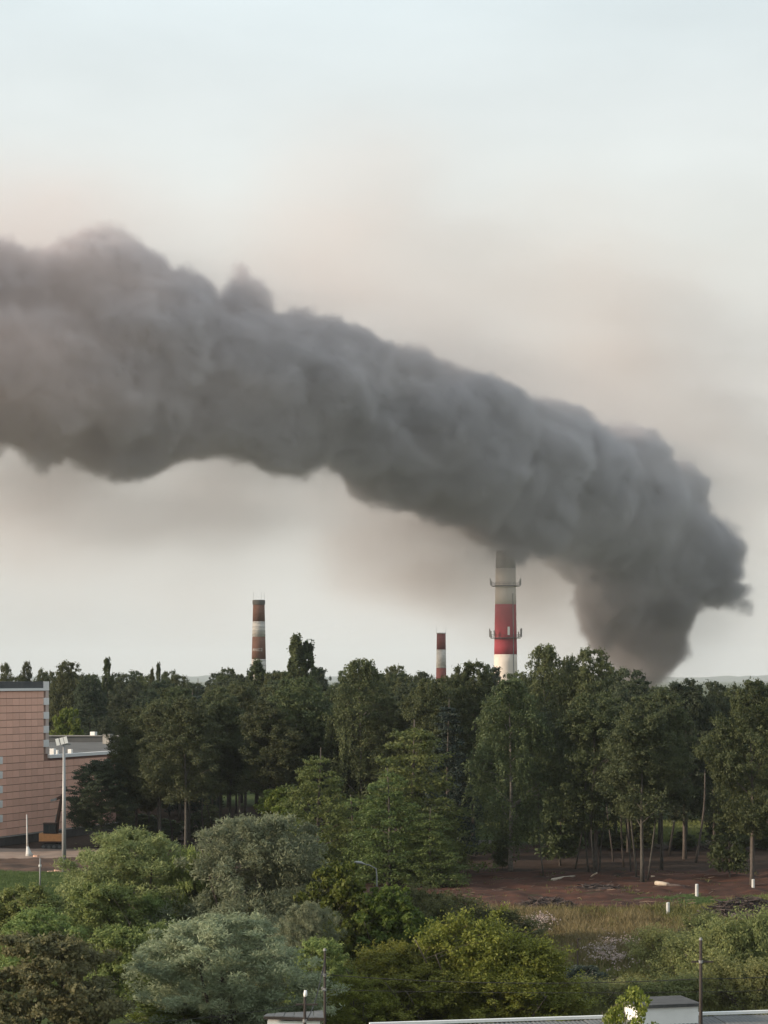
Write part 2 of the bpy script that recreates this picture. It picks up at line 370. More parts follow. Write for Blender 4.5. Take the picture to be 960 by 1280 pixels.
def tree_meshes(name, kind, H, W, base, seed, n_cl, per, ll, lw, leaf, bark, cl=(.9, .55), trunk_r=.22, stems=1, droop=0., lean=.0, hang=0, boughs=0, ragged=.3, sprig=0, slen=1.75):
    """one tree: trunk mesh with limbs, crown mesh of leaves. H height, W crown width, base height of the lowest leaves"""
    rng = np.random.default_rng(seed)
    u = rng.random(n_cl)
    if kind == 'cone': t = 1-np.sqrt(1-u*.985)*1.0; t = np.clip(t*.99, 0, .99)
    elif kind == 'dome': t = u**.8
    else: t = u**.85
    ang = rng.random(n_cl)*2*PI
    rf = np.sqrt(rng.uniform(.18, 1, n_cl))
    lob = 1+ragged*(.5*np.sin(3*ang+rng.random()*6+t*5)+.5*np.sin(5*ang+rng.random()*6-t*9)) + rng.normal(size=n_cl)*ragged*.22
    rr = W*.5*env(kind, t)*rf*np.clip(lob, .45, 1.45)
    zz = base + (H-base)*t
    C = np.stack([np.cos(ang)*rr, np.sin(ang)*rr, zz], -1)
    if boughs:   # gather clumps into a few big heads
        B = max(3, boughs); a = rng.random(B)*2*PI; tb = np.linspace(.12, .93, B) + rng.normal(size=B)*.04
        rb = W*.5*env(kind, tb)*rng.uniform(.45, .85, B)*(1-np.clip((tb-.75)*2.5, 0, .75))
        BC = np.stack([np.cos(a)*rb, np.sin(a)*rb, base+(H-base)*tb*.9], -1)
        k = rng.integers(0, B, n_cl); d = rng.normal(size=(n_cl, 3)); d /= np.linalg.norm(d, axis=1)[:, None]
        br = W*.5*rng.uniform(.38, .62, B)
        Q = BC[k] + d*(br[k]*rng.uniform(.6, 1., n_cl))[:, None]*np.array([1, 1, .8])
        sel = rng.random(n_cl) < .6
        C = np.where(sel[:, None], Q, C)
        C[:, 2] = np.clip(C[:, 2], base*.8, H)
    taper = np.clip(1.15-.55*t, .5, 1.1)
    cr = rng.uniform(.65, 1.3, n_cl)*cl[0]*taper
    RAD = np.stack([cr, cr, cr*cl[1]/cl[0]], -1)
    if kind == 'poplar': RAD = np.stack([cr*.6, cr*.6, cr*1.5], -1)
    C[:, 0] += lean*(C[:, 2]/H)**1.5
    ct = np.clip(rng.random(n_cl)*.8+.1, 0, 1)
    V, F, T = leaves(C, RAD, per, ll, lw, rng, droop, ctint=ct)
    if sprig:     # small twigs of leaf standing out of the clumps
        m = int(n_cl*sprig); j = rng.integers(0, n_cl, m); dv = rng.normal(size=(m, 3)); dv[:, 2] = np.abs(dv[:, 2])+.3
        dv += np.stack([C[j, 0], C[j, 1], np.zeros(m)], -1)/(W*.4); dv /= np.linalg.norm(dv, axis=1)[:, None]
        k = int(6*slen)-1; f = np.tile(np.linspace(.75, slen, k), m); S = np.repeat(C[j], k, 0) + np.repeat(dv*RAD[j], k, 0)*f[:, None] + rng.normal(size=(m*k, 3))*.1
        V2, F2, T2 = leaves(S, np.full((len(S), 3), .1), 1, ll*.85, lw*.85, rng, 0, ctint=np.repeat(ct[j], k))
        F = np.concatenate([F, F2+len(V)]); V = np.concatenate([V, V2]); T = np.concatenate([T, T2])
    if hang:      # hanging strands of leaves under the clumps
        m = int(n_cl*hang); j = rng.integers(0, n_cl, m); L = rng.uniform(1.0, 3.0, m)*(H/20)
        k = 26
        S = np.repeat(C[j]+rng.normal(size=(m, 3))*RAD[j]*.6, k, 0)
        f = np.tile(np.linspace(0, 1, k), m)
        out = np.repeat(np.stack([C[j, 0], C[j, 1], np.zeros(m)], -1)/ (np.hypot(C[j, 0], C[j, 1])[:, None]+.5), k, 0)
        S[:, 2] -= f*np.repeat(L, k); S += out*(np.sqrt(f)*.4)[:, None] + rng.normal(size=S.shape)*.07
        V2, F2, T2 = leaves(S, np.full((len(S), 3), .08), 1, ll, lw, rng, 1.2, ctint=np.repeat(ct[j], k))
        F = np.concatenate([F, F2+len(V)]); V = np.concatenate([V, V2]); T = np.concatenate([T, T2])
    crown = mesh_np(name+'_crown', V, F, M[leaf], False, T)
    mb = MB()
    for s in range(stems):
        off = Vector((rng.normal()*.5, rng.normal()*.4, 0)) if stems > 1 else Vector((0, 0, 0))
        top = H*(.93 if kind in ('cone', 'tall', 'poplar') else .8)*(1 if s == 0 else rng.uniform(.7, .95))
        k = 9; ph = rng.random()*6; amp = .012*H
        pts = [];
        for i in range(k):
            f = i/(k-1); z = top*f
            pts.append(Vector((off.x*(1+f*2)+math.sin(f*4+ph)*amp*f+lean*(z/H)**1.5, off.y*(1+f*2)+math.cos(f*3.3+ph)*amp*f, z-.15*(i == 0))))
        tr = trunk_r*(1 if stems == 1 else .65)
        rad = [tr*(1.25 if i == 0 else 1)*(1-.88*(i/(k-1))) + .015 for i in range(k)]
        mb.tube(pts, rad, 8)
        nl = min(n_cl, 16 if stems == 1 else 7)
        for j in rng.choice(n_cl, nl, replace=False):
            c = Vector(C[j]); zb = max(min(base*.9, H*.3), c.z - .35*math.hypot(c.x, c.y) - rng.random()*H*.08)
            zb = min(zb, top*.95); f = zb/top; i0 = min(int(f*(k-1)), k-2); ff = f*(k-1)-i0
            p0 = pts[i0].lerp(pts[i0+1], ff); r0 = (rad[i0]*(1-ff)+rad[i0+1]*ff)*.55
            mid = p0.lerp(c, .55) + Vector((0, 0, -.04*(c-p0).length if kind == 'cone' else .05*(c-p0).length))
            mb.tube([p0, mid, c], [r0, r0*.6, .012], 5, False)
    trunk = mb.mesh(name+'_trunk', M[bark], True)
    return trunk, crown, H, W

VAR = {}
def var(key, *a, **k): VAR[key] = tree_meshes(key, *a, **k)
for i in range(3):
    var(f'linden{i}', 'broad', 20, 10, 5, 10+i, 780, 56, .26, .165, 'broad', 'bark', (.62, .48), .24, boughs=15, ragged=.3, sprig=1.2)
for i in range(3):
    var(f'aspen{i}', 'tall', 20, 7.8, 7.0, 20+i, 560, 54, .25, .16, 'aspen', 'bark_pale', (.6, .5), .19, boughs=13, ragged=.45, sprig=1.2)
for i in range(2):
    var(f'darkbroad{i}', 'broad', 20, 9, 4.2, 30+i, 780, 56, .26, .165, 'broad_dark', 'bark', (.62, .48), .24, boughs=14, ragged=.25, sprig=1.2)
for i in range(2):
    var(f'birch{i}', 'tall', 20, 9, 3.2, 40+i, 320, 60, .26, .15, 'birch', 'bark_birch', (.8, .7), .21, hang=1.5, droop=.6, ragged=.3)
for i in range(3):
    var(f'larch{i}', 'cone', 14, 8.5, .6, 50+i, 330, 55, .30, .13, 'larch', 'bark', (.85, .38), .18, ragged=.25, droop=.25, sprig=.6)
var('spruce', 'cone', 20, 7, .8, 60, 330, 50, .40, .14, 'spruce', 'bark', (.95, .35), .22, ragged=.2, droop=.5)
for i in range(2):
    var(f'poplar{i}', 'poplar', 22, 4.4, 3, 70+i, 210, 80, .36, .24, 'broad', 'bark', (.6, .75), .25, ragged=.4, sprig=1.5)
for i in range(3):
    var(f'willow{i}', 'dome', 9, 10, .4, 80+i, 520, 130, .26, .07, 'willow', 'bark', (.66, .58), .2, stems=4, boughs=13, ragged=.3, droop=-.2, sprig=1.2)
var('willowgreen', 'dome', 9, 10, .3, 90, 520, 120, .26, .075, 'willow_green', 'bark', (.66, .58), .2, stems=4, boughs=13, ragged=.3, sprig=1.2)
for i in range(3):
    var(f'bush{i}', 'dome', 6, 6.5, .1, 100+i, 260, 80, .25, .12, 'green', 'bark', (.62, .5), .1, stems=4, boughs=8, ragged=.3, sprig=1.2)
for i in range(2):
    var(f'lime{i}', 'dome', 7, 6, .3, 110+i, 190, 70, .30, .22, 'lime', 'bark', (.62, .45), .12, stems=3, boughs=10, ragged=.4)
for i in range(3):
    var(f'yellow{i}', 'dome', 6, 6, .1, 120+i, 300, 70, .20, .11, 'yellow', 'bark', (.46, .46), .09, stems=5, boughs=12, ragged=.45, sprig=2.5, slen=2.6)
var('rust', 'dome', 7, 9.5, .3, 130, 320, 90, .27, .17, 'rust', 'bark', (.7, .4), .15, stems=3, boughs=14, ragged=.35, sprig=1)
for i in range(2):
    var(f'olive{i}', 'dome', 4, 6, .05, 140+i, 190, 50, .22, .09, 'olive', 'bark', (.45, .4), .07, stems=5, ragged=.5, sprig=2.5, slen=2.8)
for i in range(3):
    var(f'shrub{i}', 'dome', 3, 4, .05, 150+i, 130, 45, .20, .08, 'shrub', 'bark', (.34, .42), .05, stems=5, boughs=7, ragged=.5, sprig=3, slen=3.2)
var('bluebush', 'dome', 2, 3, .05, 160, 80, 70, .2, .09, 'bluegreen', 'bark', (.4, .35), .04, stems=4, ragged=.4)
var('sapling', 'tall', 4, 3.6, .8, 170, 60, 34, .20, .13, 'yellow', 'bark', (.5, .4), .04, stems=3, ragged=.6)
var('undertree', 'broad', 8, 5, 1.0, 180, 90, 70, .42, .26, 'broad', 'bark', (.9, .5), .1, ragged=.4)

def plant(name, key, loc, H, W, label, cat, group=None, rz=None, W2=None):
    tr, cr, h, w = VAR[key]
    o = empty(name, loc, label, cat, group, rz if rz is not None else random.uniform(0, 6.28))
    o.scale = (W/w, W/w, H/h)
    link_mesh('trunk', tr, o); link_mesh('crown', cr, o)
    return o
def tree_px(name, key, px, by, ty, wpx, label, cat='tree', group=None, rz=None, H=None):
    """a tree whose foot stands at photo px, by and whose top reaches row ty"""
    d = gd(by); x, y, z = gp(px, by)
    return plant(name, key, (x, y, -.05), CAMZ-(ty-HZ)/FPX*d, wpx/FPX*d, label, cat, group, rz)

# ------------------------------------------------------------------ the wood
G1 = 'trees at the front edge of the wood'
FRONT = [
 ('maple_tree', 'darkbroad0', 126, 1062, 950, 88, 'dark bushy maple against the corner of the pink panelled building'),
 ('linden_tree', 'linden0', 170, 1058, 886, 86, 'linden with a pale bare trunk beside the bushy maple near the building'),
 ('aspen_tree', 'aspen0', 200, 1062, 880, 78, 'thin aspen between the pale-trunked linden and the long grey trunk'),
 ('aspen_tree', 'aspen1', 232, 1072, 872, 92, 'tall aspen with the longest bare grey trunk, above the green willow'),
 ('aspen_tree', 'aspen2', 276, 1052, 862, 84, 'aspen with a slim twisted trunk, above the grey willow top'),
 ('aspen_tree', 'aspen0', 306, 1048, 858, 84, 'aspen with a straight dark trunk just below the short poplar'),
 ('chestnut_tree', 'linden1', 372, 1056, 848, 112, 'large dark chestnut with layered leaf tiers below the twin-topped poplar'),
 ('birch_tree', 'birch0', 452, 1060, 826, 100, 'dark birch with a domed top standing behind the light green larches'),
 ('linden_tree', 'linden2', 540, 1064, 850, 100, 'linden below the short dark red and white chimney'),
 ('linden_tree', 'linden0', 592, 1060, 829, 92, 'bright-topped linden between the two red and white chimneys'),
 ('spruce_tree', 'spruce', 560, 1074, 858, 78, 'narrow dark blue-green spruce between the larches and the weeping birch'),
 ('birch_tree', 'birch1', 638, 1092, 850, 118, 'weeping birch with long hanging strands in front of the big chimney'),
 ('birch_tree', 'birch0', 682, 1060, 808, 84, 'tall birch topping the wood just beside the big chimney'),
 ('linden_tree', 'linden1', 738, 1060, 812, 92, 'tall linden whose top meets the foot of the smoke'),
 ('linden_tree', 'linden2', 744, 1093, 868, 118, 'broad linden with layered boughs and clustered thin trunks'),
 ('maple_tree', 'darkbroad1', 786, 1066, 838, 90, 'round-topped maple directly under the base of the smoke'),
 ('aspen_tree', 'aspen2', 803, 1104, 872, 98, 'aspen with two pale trunks at the edge of the bare soil'),
 ('aspen_tree', 'aspen1', 827, 1088, 862, 78, 'slim aspen with a pale scarred trunk foot behind the pale log'),
 ('maple_tree', 'darkbroad0', 856, 1074, 851, 92, 'dark maple whose top just crosses the hazy hills'),
 ('maple_tree', 'darkbroad1', 893, 1070, 854, 72, 'dark narrow maple behind the linden with drooping boughs'),
 ('linden_tree', 'linden0', 940, 1110, 852, 112, 'linden with drooping boughs behind the long brushwood pile'),
 ('linden_tree', 'linden1', 990, 1098, 848, 110, 'linden cut by the edge of the picture past the brushwood pile'),
]
for i, (nm, key, px, by, ty, w, lab) in enumerate(FRONT):
    tree_px(nm, key, px, by, ty, w, lab, 'tree', G1)
G2 = 'larches in front of the wood'
for key, px, by, ty, w, lab in [
 ('larch0', 398, 1100, 921, 125, 'light green larch with a pointed top rising beside the chestnut'),
 ('larch1', 486, 1106, 948, 120, 'light green larch in front of its taller twin, behind the street lamp'),
 ('larch2', 516, 1096, 884, 168, 'tallest light green larch, beside the dark spruce'),
 ('larch0', 538, 1108, 1002, 92, 'small spreading larch at the end of the bare soil, under the tallest larch'),
 ('larch1', 440, 1092, 985, 112, 'lowest larch, filling the gap between its two neighbours')]:
    tree_px('larch_tree', key, px, by, ty, w, lab, 'tree', G2)
tree_px('young_tree', 'undertree', 700, 1082, 985, 62, 'young leafy tree growing low under the broad linden', 'tree')
tree_px('young_tree', 'undertree', 912, 1098, 1010, 52, 'low leafy tree under the drooping linden boughs', 'tree')
tree_px('young_tree', 'undertree', 628, 1088, 1036, 26, 'low sprouting shrub wrapped around the weeping birch foot', 'tree')
tree_px('yellow_bush', 'lime0', 345, 1072, 984, 70, 'yellow-green bush glowing beside the larch above the grey willow', 'bush')
# thin saplings and bare trunks between the big trees
G3 = 'bare thin trunks at the edge of the wood'
def bare_trunk(px, by, ty, r, lab, pale=False):
    d = gd(by); x, y, z = gp(px, by); H = CAMZ-(ty-HZ)/FPX*d
    k = 8; ph = random.random()*6
    pts = [(math.sin(i*.6+ph)*.22+(ph-3)*.05*i, math.cos(i*.4+ph)*.2, H*i/(k-1)-.1) for i in range(k)]
    mb = MB(); r *= .75; mb.tube(pts, [r*(1-.5*i/(k-1)) for i in range(k)], 7)
    for j in range(5):
        p = Vector(pts[3+j % 5]); a = random.random()*6
        mb.tube([p, p+Vector((math.cos(a)*.7, math.sin(a)*.7, .5))], [r*.3, .01], 4, False)
    o = mb.build('tree_trunk', M['bark_pale' if pale else 'bark'], None, True, (x, y, 0))
    tag(o, lab, 'tree trunk', G3)
for a in [
 (677, 1094, 985, .10, 'single thin pole-like trunk between the weeping birch and the young leafy tree', True),
 (734, 1092, 960, .13, 'pale trunk in the cluster under the broad linden, its outermost one', True),
 (752, 1090, 965, .14, 'pale trunk leaning apart from the cluster under the broad linden', True),
 (764, 1078, 970, .13, 'dark thin trunk in the shade just past the linden cluster'),
 (779, 1084, 960, .14, 'dark thin trunk halfway between linden cluster and twin-trunked aspen'),
 (793, 1098, 950, .16, 'brown trunk close beside the twin-trunked aspen', True),
 (811, 1102, 940, .13, 'pale slender trunk touching the twin-trunked aspen foot', True),
 (720, 1086, 970, .12, 'pale trunk just before the linden cluster, nearer the young leafy tree', True),
 (742, 1096, 955, .1, 'thinnest pale trunk inside the linden cluster', True),
 (786, 1092, 950, .13, 'pale trunk leaning between linden cluster and twin-trunked aspen', True),
 (838, 1070, 960, .2, 'dark trunk standing in front of the sunny gap in the wood'),
 (872, 1078, 965, .2, 'thick dark trunk in the shade above the white post'),
 (941, 1107, 1010, .15, 'pale trunk foot at the edge of the grass near the brushwood', True),
 (188, 1052, 960, .12, 'slanting thin trunk beside the pale-trunked linden'),
 (215, 1056, 985, .1, 'short dark trunk in the shade before the long grey trunk'),
 (256, 1056, 985, .14, 'dark trunk against the pale clearing above the willows'),
 (266, 1052, 990, .14, 'second dark trunk against the pale clearing, nearer the grey willow'),
]: bare_trunk(*a)

# far trees with their own outline against the sky
G4 = 'distant trees on the skyline'
def tree_sky(name, key, px, ty, d, wpx, lab, cat='tree', group=G4):
    x = (px-480)/FPX*d; H = CAMZ-(ty-HZ)/FPX*d
    return plant(name, key, (x, d, -.05), H, wpx/FPX*d, lab, cat, group)
for a in [
 ('aspen_tree', 'aspen1', 8, 830, 420, 30, 'airy tree top peeping over the building roof at the picture edge'),
 ('aspen_tree', 'aspen0', 33, 828, 420, 26, 'narrow airy tree top over the middle of the building roof'),
 ('aspen_tree', 'aspen2', 50, 838, 410, 26, 'low airy tree top over the end of the building roof'),
 ('linden_tree', 'linden0', 84, 828, 385, 62, 'broad distant tree just past the tall end of the building'),
 ('poplar_tree', 'poplar0', 134, 826, 400, 24, 'single dark poplar top above the low roof'),
 ('maple_tree', 'darkbroad0', 112, 846, 372, 50, 'dark distant maple between the broad tree and the poplar'),
 ('maple_tree', 'darkbroad1', 160, 844, 380, 58, 'dark round distant maple just past the single poplar'),
 ('poplar_tree', 'poplar1', 190, 838, 390, 16, 'shorter of the two little poplar spires'),
 ('poplar_tree', 'poplar0', 198, 832, 392, 15, 'taller of the two little poplar spires'),
 ('linden_tree', 'linden1', 222, 845, 375, 56, 'rounded distant linden after the two poplar spires'),
 ('spruce_tree', 'spruce', 250, 845, 350, 26, 'small pointed spruce top on the skyline'),
 ('maple_tree', 'darkbroad0', 285, 850, 340, 60, 'low dark maple before the tall brown chimney'),
 ('poplar_tree', 'poplar1', 321, 828, 345, 40, 'short poplar hiding the foot of the tall brown chimney'),
 ('poplar_tree', 'poplar0', 370, 798, 340, 44, 'tall poplar forming the higher half of a twin top'),
 ('poplar_tree', 'poplar1', 384, 805, 341, 42, 'poplar forming the lower half of a twin top'),
 ('maple_tree', 'darkbroad1', 345, 852, 330, 60, 'dark maple filling in beneath the two poplars'),
 ('spruce_tree', 'spruce', 417, 848, 330, 26, 'tiny pointed tree between poplar and domed birch'),
 ('linden_tree', 'linden2', 424, 858, 320, 56, 'linden top behind the gap beside the domed birch'),
 ('linden_tree', 'linden1', 508, 846, 320, 62, 'flat-topped linden between domed birch and short chimney'),
 ('linden_tree', 'linden0', 646, 864, 320, 60, 'linden top at the foot of the big chimney'),
 ('linden_tree', 'linden2', 712, 822, 310, 46, 'slim linden top between the two tallest trees'),
 ('maple_tree', 'darkbroad0', 812, 862, 300, 60, 'dark maple under the edge of the smoke'),
 ('maple_tree', 'darkbroad1', 846, 858, 305, 60, 'dark maple beneath the hazy hills'),
 ('linden_tree', 'linden1', 918, 862, 300, 62, 'linden under the hills near the picture edge'),
]: tree_sky(*a)
tree_sky('lime_bush', 'lime1', 84, 888, 352, 54, 'light green bush showing over the low roof parapet', 'bush', None)
tree_sky('round_bush', 'darkbroad0', 131, 896, 350, 36, 'dark round bush showing over the low roof beside the light one', 'bush', None)
# the mass of the wood behind
G5 = 'trees deep in the wood'
fill = []
for row, (d0, top0, x0, x1, step) in enumerate([(262, 862, 150, 1010, 44), (306, 852, 60, 1000, 40), (322, 850, 40, 1000, 42), (345, 841, 20, 800, 38), (400, 833, -20, 830, 36), (430, 840, 60, 800, 26)]):
    px = x0
    while px < x1:
        d = d0+random.uniform(-7, 7); ty = top0+random.uniform(-1, 16)
        if row == 0: ty += 8
        if px > 770: ty = max(ty, 860)
        if d > 365 or px > 180: 
            key = random.choice(['aspen0', 'aspen1', 'aspen2'] if row == 0 and (px < 330 or px > 700) else ['darkbroad0', 'darkbroad1', 'linden0', 'linden1', 'linden2', 'spruce'] if row else ['aspen0', 'aspen1', 'aspen2', 'darkbroad0', 'darkbroad1'])
            fill.append((key, px, ty, d, random.uniform(56, 82)*(300/d)))
        px += step*random.uniform(.75, 1.25)
for key, px, ty, d, w in fill:
    tree_sky('wood_tree', key, px, ty, d, w, 'dark tree deep in the wood, behind the front row of trunks', 'tree', G5)

for px in list(range(150, 330, 30))+[470, 520, 560, 588, 660, 690, 722, 748, 775, 800, 862, 905, 950]:
    d = 266+random.uniform(-4, 30)
    if px > 700: d = 252+random.uniform(0, 10)
    tree_sky('young_tree', 'undertree', px+random.uniform(-8, 8), HZ+(CAMZ-random.uniform(1.8, 3.6))/d*FPX, d, random.uniform(34, 52), 'low dark undergrowth tree in the shade among the trunks', 'tree', 'undergrowth in the shade of the wood')

# ------------------------------------------------------------------ willows and bushes this side
for nm, key, px, by, ty, w, lab in [
 ('willow_tree', 'willow0', 324, 1215, 1023, 234, 'largest grey-green willow, with a rounded top near the yellow-green bush'),
 ('willow_tree', 'willowgreen', 170, 1203, 1042, 214, 'olive-green willow in front of the floodlight mast'),
 ('willow_tree', 'willow1', 282, 1292, 1146, 250, 'grey-green willow low down, behind the shed roof'),
 ('willow_tree', 'willow2', 385, 1240, 1130, 90, 'small grey willow side bough over the dark hollow')]:
    tree_px(nm, key, px, by, ty, w, lab, 'willow', 'willows', rz=random.uniform(0, 6))
for nm, key, px, by, ty, w, lab in [
 ('olive_bush', 'bush2', 240, 1208, 1066, 84, 'bush filling the dip between the olive-green and the largest grey willow'),
 ('green_bush', 'bush0', 28, 1206, 1112, 130, 'light green bush below the grass bank at the picture edge'),
 ('green_bush', 'bush1', 128, 1222, 1108, 130, 'rounded green bush in front of the olive willow'),
 ('green_bush', 'bush2', 190, 1216, 1120, 74, 'small green bush tucked between the three willows'),
 ('green_bush', 'bush0', 50, 1236, 1140, 120, 'green bush above the russet tree'),
 ('green_bush', 'bush1', 150, 1262, 1162, 120, 'tufted green bush between russet tree and low grey willow'),
 ('green_bush', 'bush2', 205, 1250, 1156, 90, 'tufted green bush against the low grey willow'),
 ('russet_tree', 'rust', 55, 1318, 1172, 210, 'dark tree with russet-tinged leaves in the bottom corner'),
 ('maple_bush', 'lime0', 424, 1226, 1078, 104, 'bright green maple bush in front of the street lamp'),
 ('maple_bush', 'lime1', 488, 1230, 1110, 100, 'duller green maple bush below the lamp, beside the bright one'),
 ('dark_bush', 'bush1', 400, 1262, 1176, 90, 'shadowed bush in the hollow behind the cable poles'),
 ('green_bush', 'lime1', 215, 1292, 1252, 124, 'bright green bush top along the bottom edge, beside the shed'),
 ('yellow_shrub', 'yellow0', 592, 1278, 1142, 150, 'tallest yellow-green shrub, with spiky upright tips'),
 ('yellow_shrub', 'yellow1', 500, 1276, 1182, 130, 'yellow-green shrub nearest the cable poles'),
 ('yellow_shrub', 'yellow2', 655, 1280, 1176, 130, 'yellow-green shrub beside the flowering patch'),
 ('yellow_shrub', 'yellow0', 545, 1284, 1206, 140, 'low yellow-green shrub along the white roof edge'),
 ('yellow_shrub', 'yellow1', 632, 1286, 1214, 150, 'low yellow-green shrub spilling over the white roof edge'),
 ('yellow_shrub', 'yellow2', 448, 1290, 1222, 90, 'low yellow-green shrub just past the shed roof'),
 ('yellow_shrub', 'yellow1', 695, 1278, 1216, 70, 'small yellow-green shrub by the thin green stake'),
 ('olive_shrub', 'olive0', 560, 1188, 1124, 130, 'dull olive weeds at the edge of the bare soil behind the yellow shrubs'),
 ('olive_shrub', 'olive1', 520, 1206, 1116, 110, 'dull olive weeds below the larches'),
 ('olive_shrub', 'olive0', 622, 1186, 1140, 110, 'dull olive weeds beside the small brush heap'),
]: tree_px(nm, key, px, by, ty, w, lab, 'bush')
G6 = 'pale green shrubs in the meadow'
for i, (px, by, ty, w, lab) in enumerate([
 (858, 1226, 1176, 84, 'pale green shrub just behind the tall bare pole'), (902, 1236, 1160, 92, 'pale green shrub between the pole and the brushwood pile'),
 (946, 1236, 1154, 84, 'pale green shrub under the brushwood pile at the picture edge'), (826, 1208, 1166, 70, 'pale green shrub bordering the brown grass'),
 (918, 1262, 1206, 96, 'low pale shrub behind the white roof edge'), (955, 1268, 1212, 80, 'low pale shrub in the bottom corner behind the roof edge'),
 (880, 1192, 1148, 70, 'pale shrub below the white post on the grass'), (790, 1256, 1226, 80, 'low green shrub above the white wall hut'),
 (845, 1262, 1226, 90, 'low green shrub directly behind the hut roof'), (742, 1262, 1228, 80, 'low green shrub behind the middle of the white roof edge')]):
    tree_px('shrub', f'shrub{i % 3}', px, by, ty, w, lab, 'shrub', G6)
tree_px('shrub', 'bluebush', 728, 1232, 1208, 66, 'small blue-green shrub at the foot of the green stake', 'shrub')
for px, ty, w, lab in [(792, 1238, 74, 'thin leafy sapling growing in front of the white hut wall'), (768, 1262, 50, 'leafy sapling beside the white hut')]:
    d = 106; plant('sapling', 'sapling', ((px-480)/FPX*d, d, 0), CAMZ-(ty-HZ)/FPX*d, w/FPX*d, lab, 'sapling', 'saplings by the hut')

# ------------------------------------------------------------------ grass, flowers
def blades(name, P, h, w, mat, rng, spread=.35, per=3):
    n = len(P); idx = np.repeat(np.arange(n), per); m = len(idx)
    a = rng.random(m)*2*PI; lean = rng.normal(size=(m, 2))*spread
    hh = (h[idx] if hasattr(h, '__len__') else h)*rng.uniform(.6, 1.25, m)
    b = P[idx] + np.stack([rng.normal(size=m)*.12, rng.normal(size=m)*.12, np.zeros(m)], -1)
    s = np.stack([np.cos(a), np.sin(a), np.zeros(m)], -1)*w
    tip = b + np.stack([lean[:, 0]*hh, lean[:, 1]*hh, hh], -1); mid = b + (tip-b)*.55 - np.stack([lean[:, 0], lean[:, 1], np.zeros(m)], -1)*.08
    V = np.stack([b-s, b+s, mid+s*.8, tip, mid-s*.8], 1).reshape(-1, 3)
    F = np.arange(m*5).reshape(-1, 5)
    ct = fbm(P[:, 0], P[:, 1], .4); t = np.clip((ct[idx]-.25)*1.6 + rng.normal(size=m)*.15, 0, 1)
    return link_mesh(name, mesh_np(name, V, F, M[mat], False, np.repeat(t, 5)))
def scatter(n, x0, x1, y0, y1, keep, rng):
    x = rng.uniform(x0, x1, n); y = rng.uniform(y0, y1, n); k = rng.random(n) < keep(x, y)
    return np.stack([x[k], y[k], (fbm(x[k], y[k], .25, 4)-.47)*.45], -1)
rg = np.random.default_rng(5)
wob = lambda x, y: (fbm(x, y, .12)-.47)*14
drym = lambda x, y: np.clip(1.3-np.abs(y+wob(x, y)-174)/20, 0, 1)*np.clip((x-5)/4, 0, 1)*np.clip((24+wob(x, y)*.4-x)/4, 0, 1)
near_soil = lambda x, y: np.clip((gd(1137)+np.clip((x-24)*.9, 0, 12)-y)/3, 0, 1)
P = scatter(60000, -14, 36, 118, 205, lambda x, y: near_soil(x, y)*np.clip(1.05-drym(x, y)*.85, 0, 1)*.85, rg)
tag(blades('meadow_grass', P, .35+.5*vnoise(P[:, 0], P[:, 1], .5), .035, 'grass', rg, .45), 'green meadow grass and weeds', None, None, 'stuff')
P = scatter(34000, 2, 34, 140, 202, lambda x, y: near_soil(x, y)*drym(x, y), rg)
tag(blades('dry_grass', P, .45+.6*vnoise(P[:, 0], P[:, 1], .4), .03, 'drygrass', rg, .35), 'tall brown dry grass before the bare soil', None, None, 'stuff')
P = scatter(34000, 22, 48, 190, 214, lambda x, y: np.clip((y-gd(1146))/2, 0, 1)*np.clip((gd(1118)-y+wob(x, y)*.4)/2, 0, 1)*np.clip((x-25-wob(x, y)*.3)/3, 0, 1), rg)
tag(blades('green_turf', P, .16, .03, 'lawn', rg, .5), 'short green turf behind the brushwood pile', None, None, 'stuff')
P = scatter(40000, -52, -24, 196, 226, lambda x, y: np.clip((225+wob(x, y)*.2-y)/2, 0, 1)*.9, rg)
tag(blades('bank_grass', P, .4, .035, 'lawn', rg, .4), 'bright green grass on the bank below the clay path', None, None, 'stuff')
P = scatter(16000, 14, 46, 268, 306, lambda x, y: .8+0*x, rg)
tag(blades('clearing_grass', P, .5, .05, 'grass', rg, .4), 'sunny grass in the clearing behind the trunks', None, None, 'stuff')
P = scatter(2600, 4, 40, 186, 226, lambda x, y: np.clip((fbm(x, y, .35)-.52)*6, 0, 1)*np.clip((y-gd(1137))/3, 0, 1), rg)
tag(blades('soil_weeds', P, .3, .04, 'grass', rg, .6), 'sparse weeds sprouting from the bare soil', None, None, 'stuff')
# pale seed heads
def fluff(px0, px1, by0, by1, n, seed):
    r = np.random.default_rng(seed)
    px = r.normal(size=n)*(px1-px0)/4+(px0+px1)/2; by = r.normal(size=n)*(by1-by0)/4+(by0+by1)/2
    d = CAMZ*FPX/(np.clip(by, 1150, 1270)-HZ); x = (px-480)/FPX*d
    k = fbm(x, d, .7) > .45
    return np.stack([x[k], d[k], .5+r.random(k.sum())*.5], -1)
C = np.concatenate([fluff(730, 800, 1180, 1222, 800, 1), fluff(655, 692, 1155, 1172, 420, 2), fluff(765, 815, 1188, 1206, 420, 3), fluff(905, 940, 1150, 1160, 60, 4)])
V, F, T = leaves(C, np.full((len(C), 3), .12), 3, .13, .09, np.random.default_rng(3))
tag(link_mesh('seed_heads', mesh_np('seed_heads', V, F, M['flower'], False, T)), 'pale pinkish seed heads of weeds in the meadow', None, None, 'stuff')

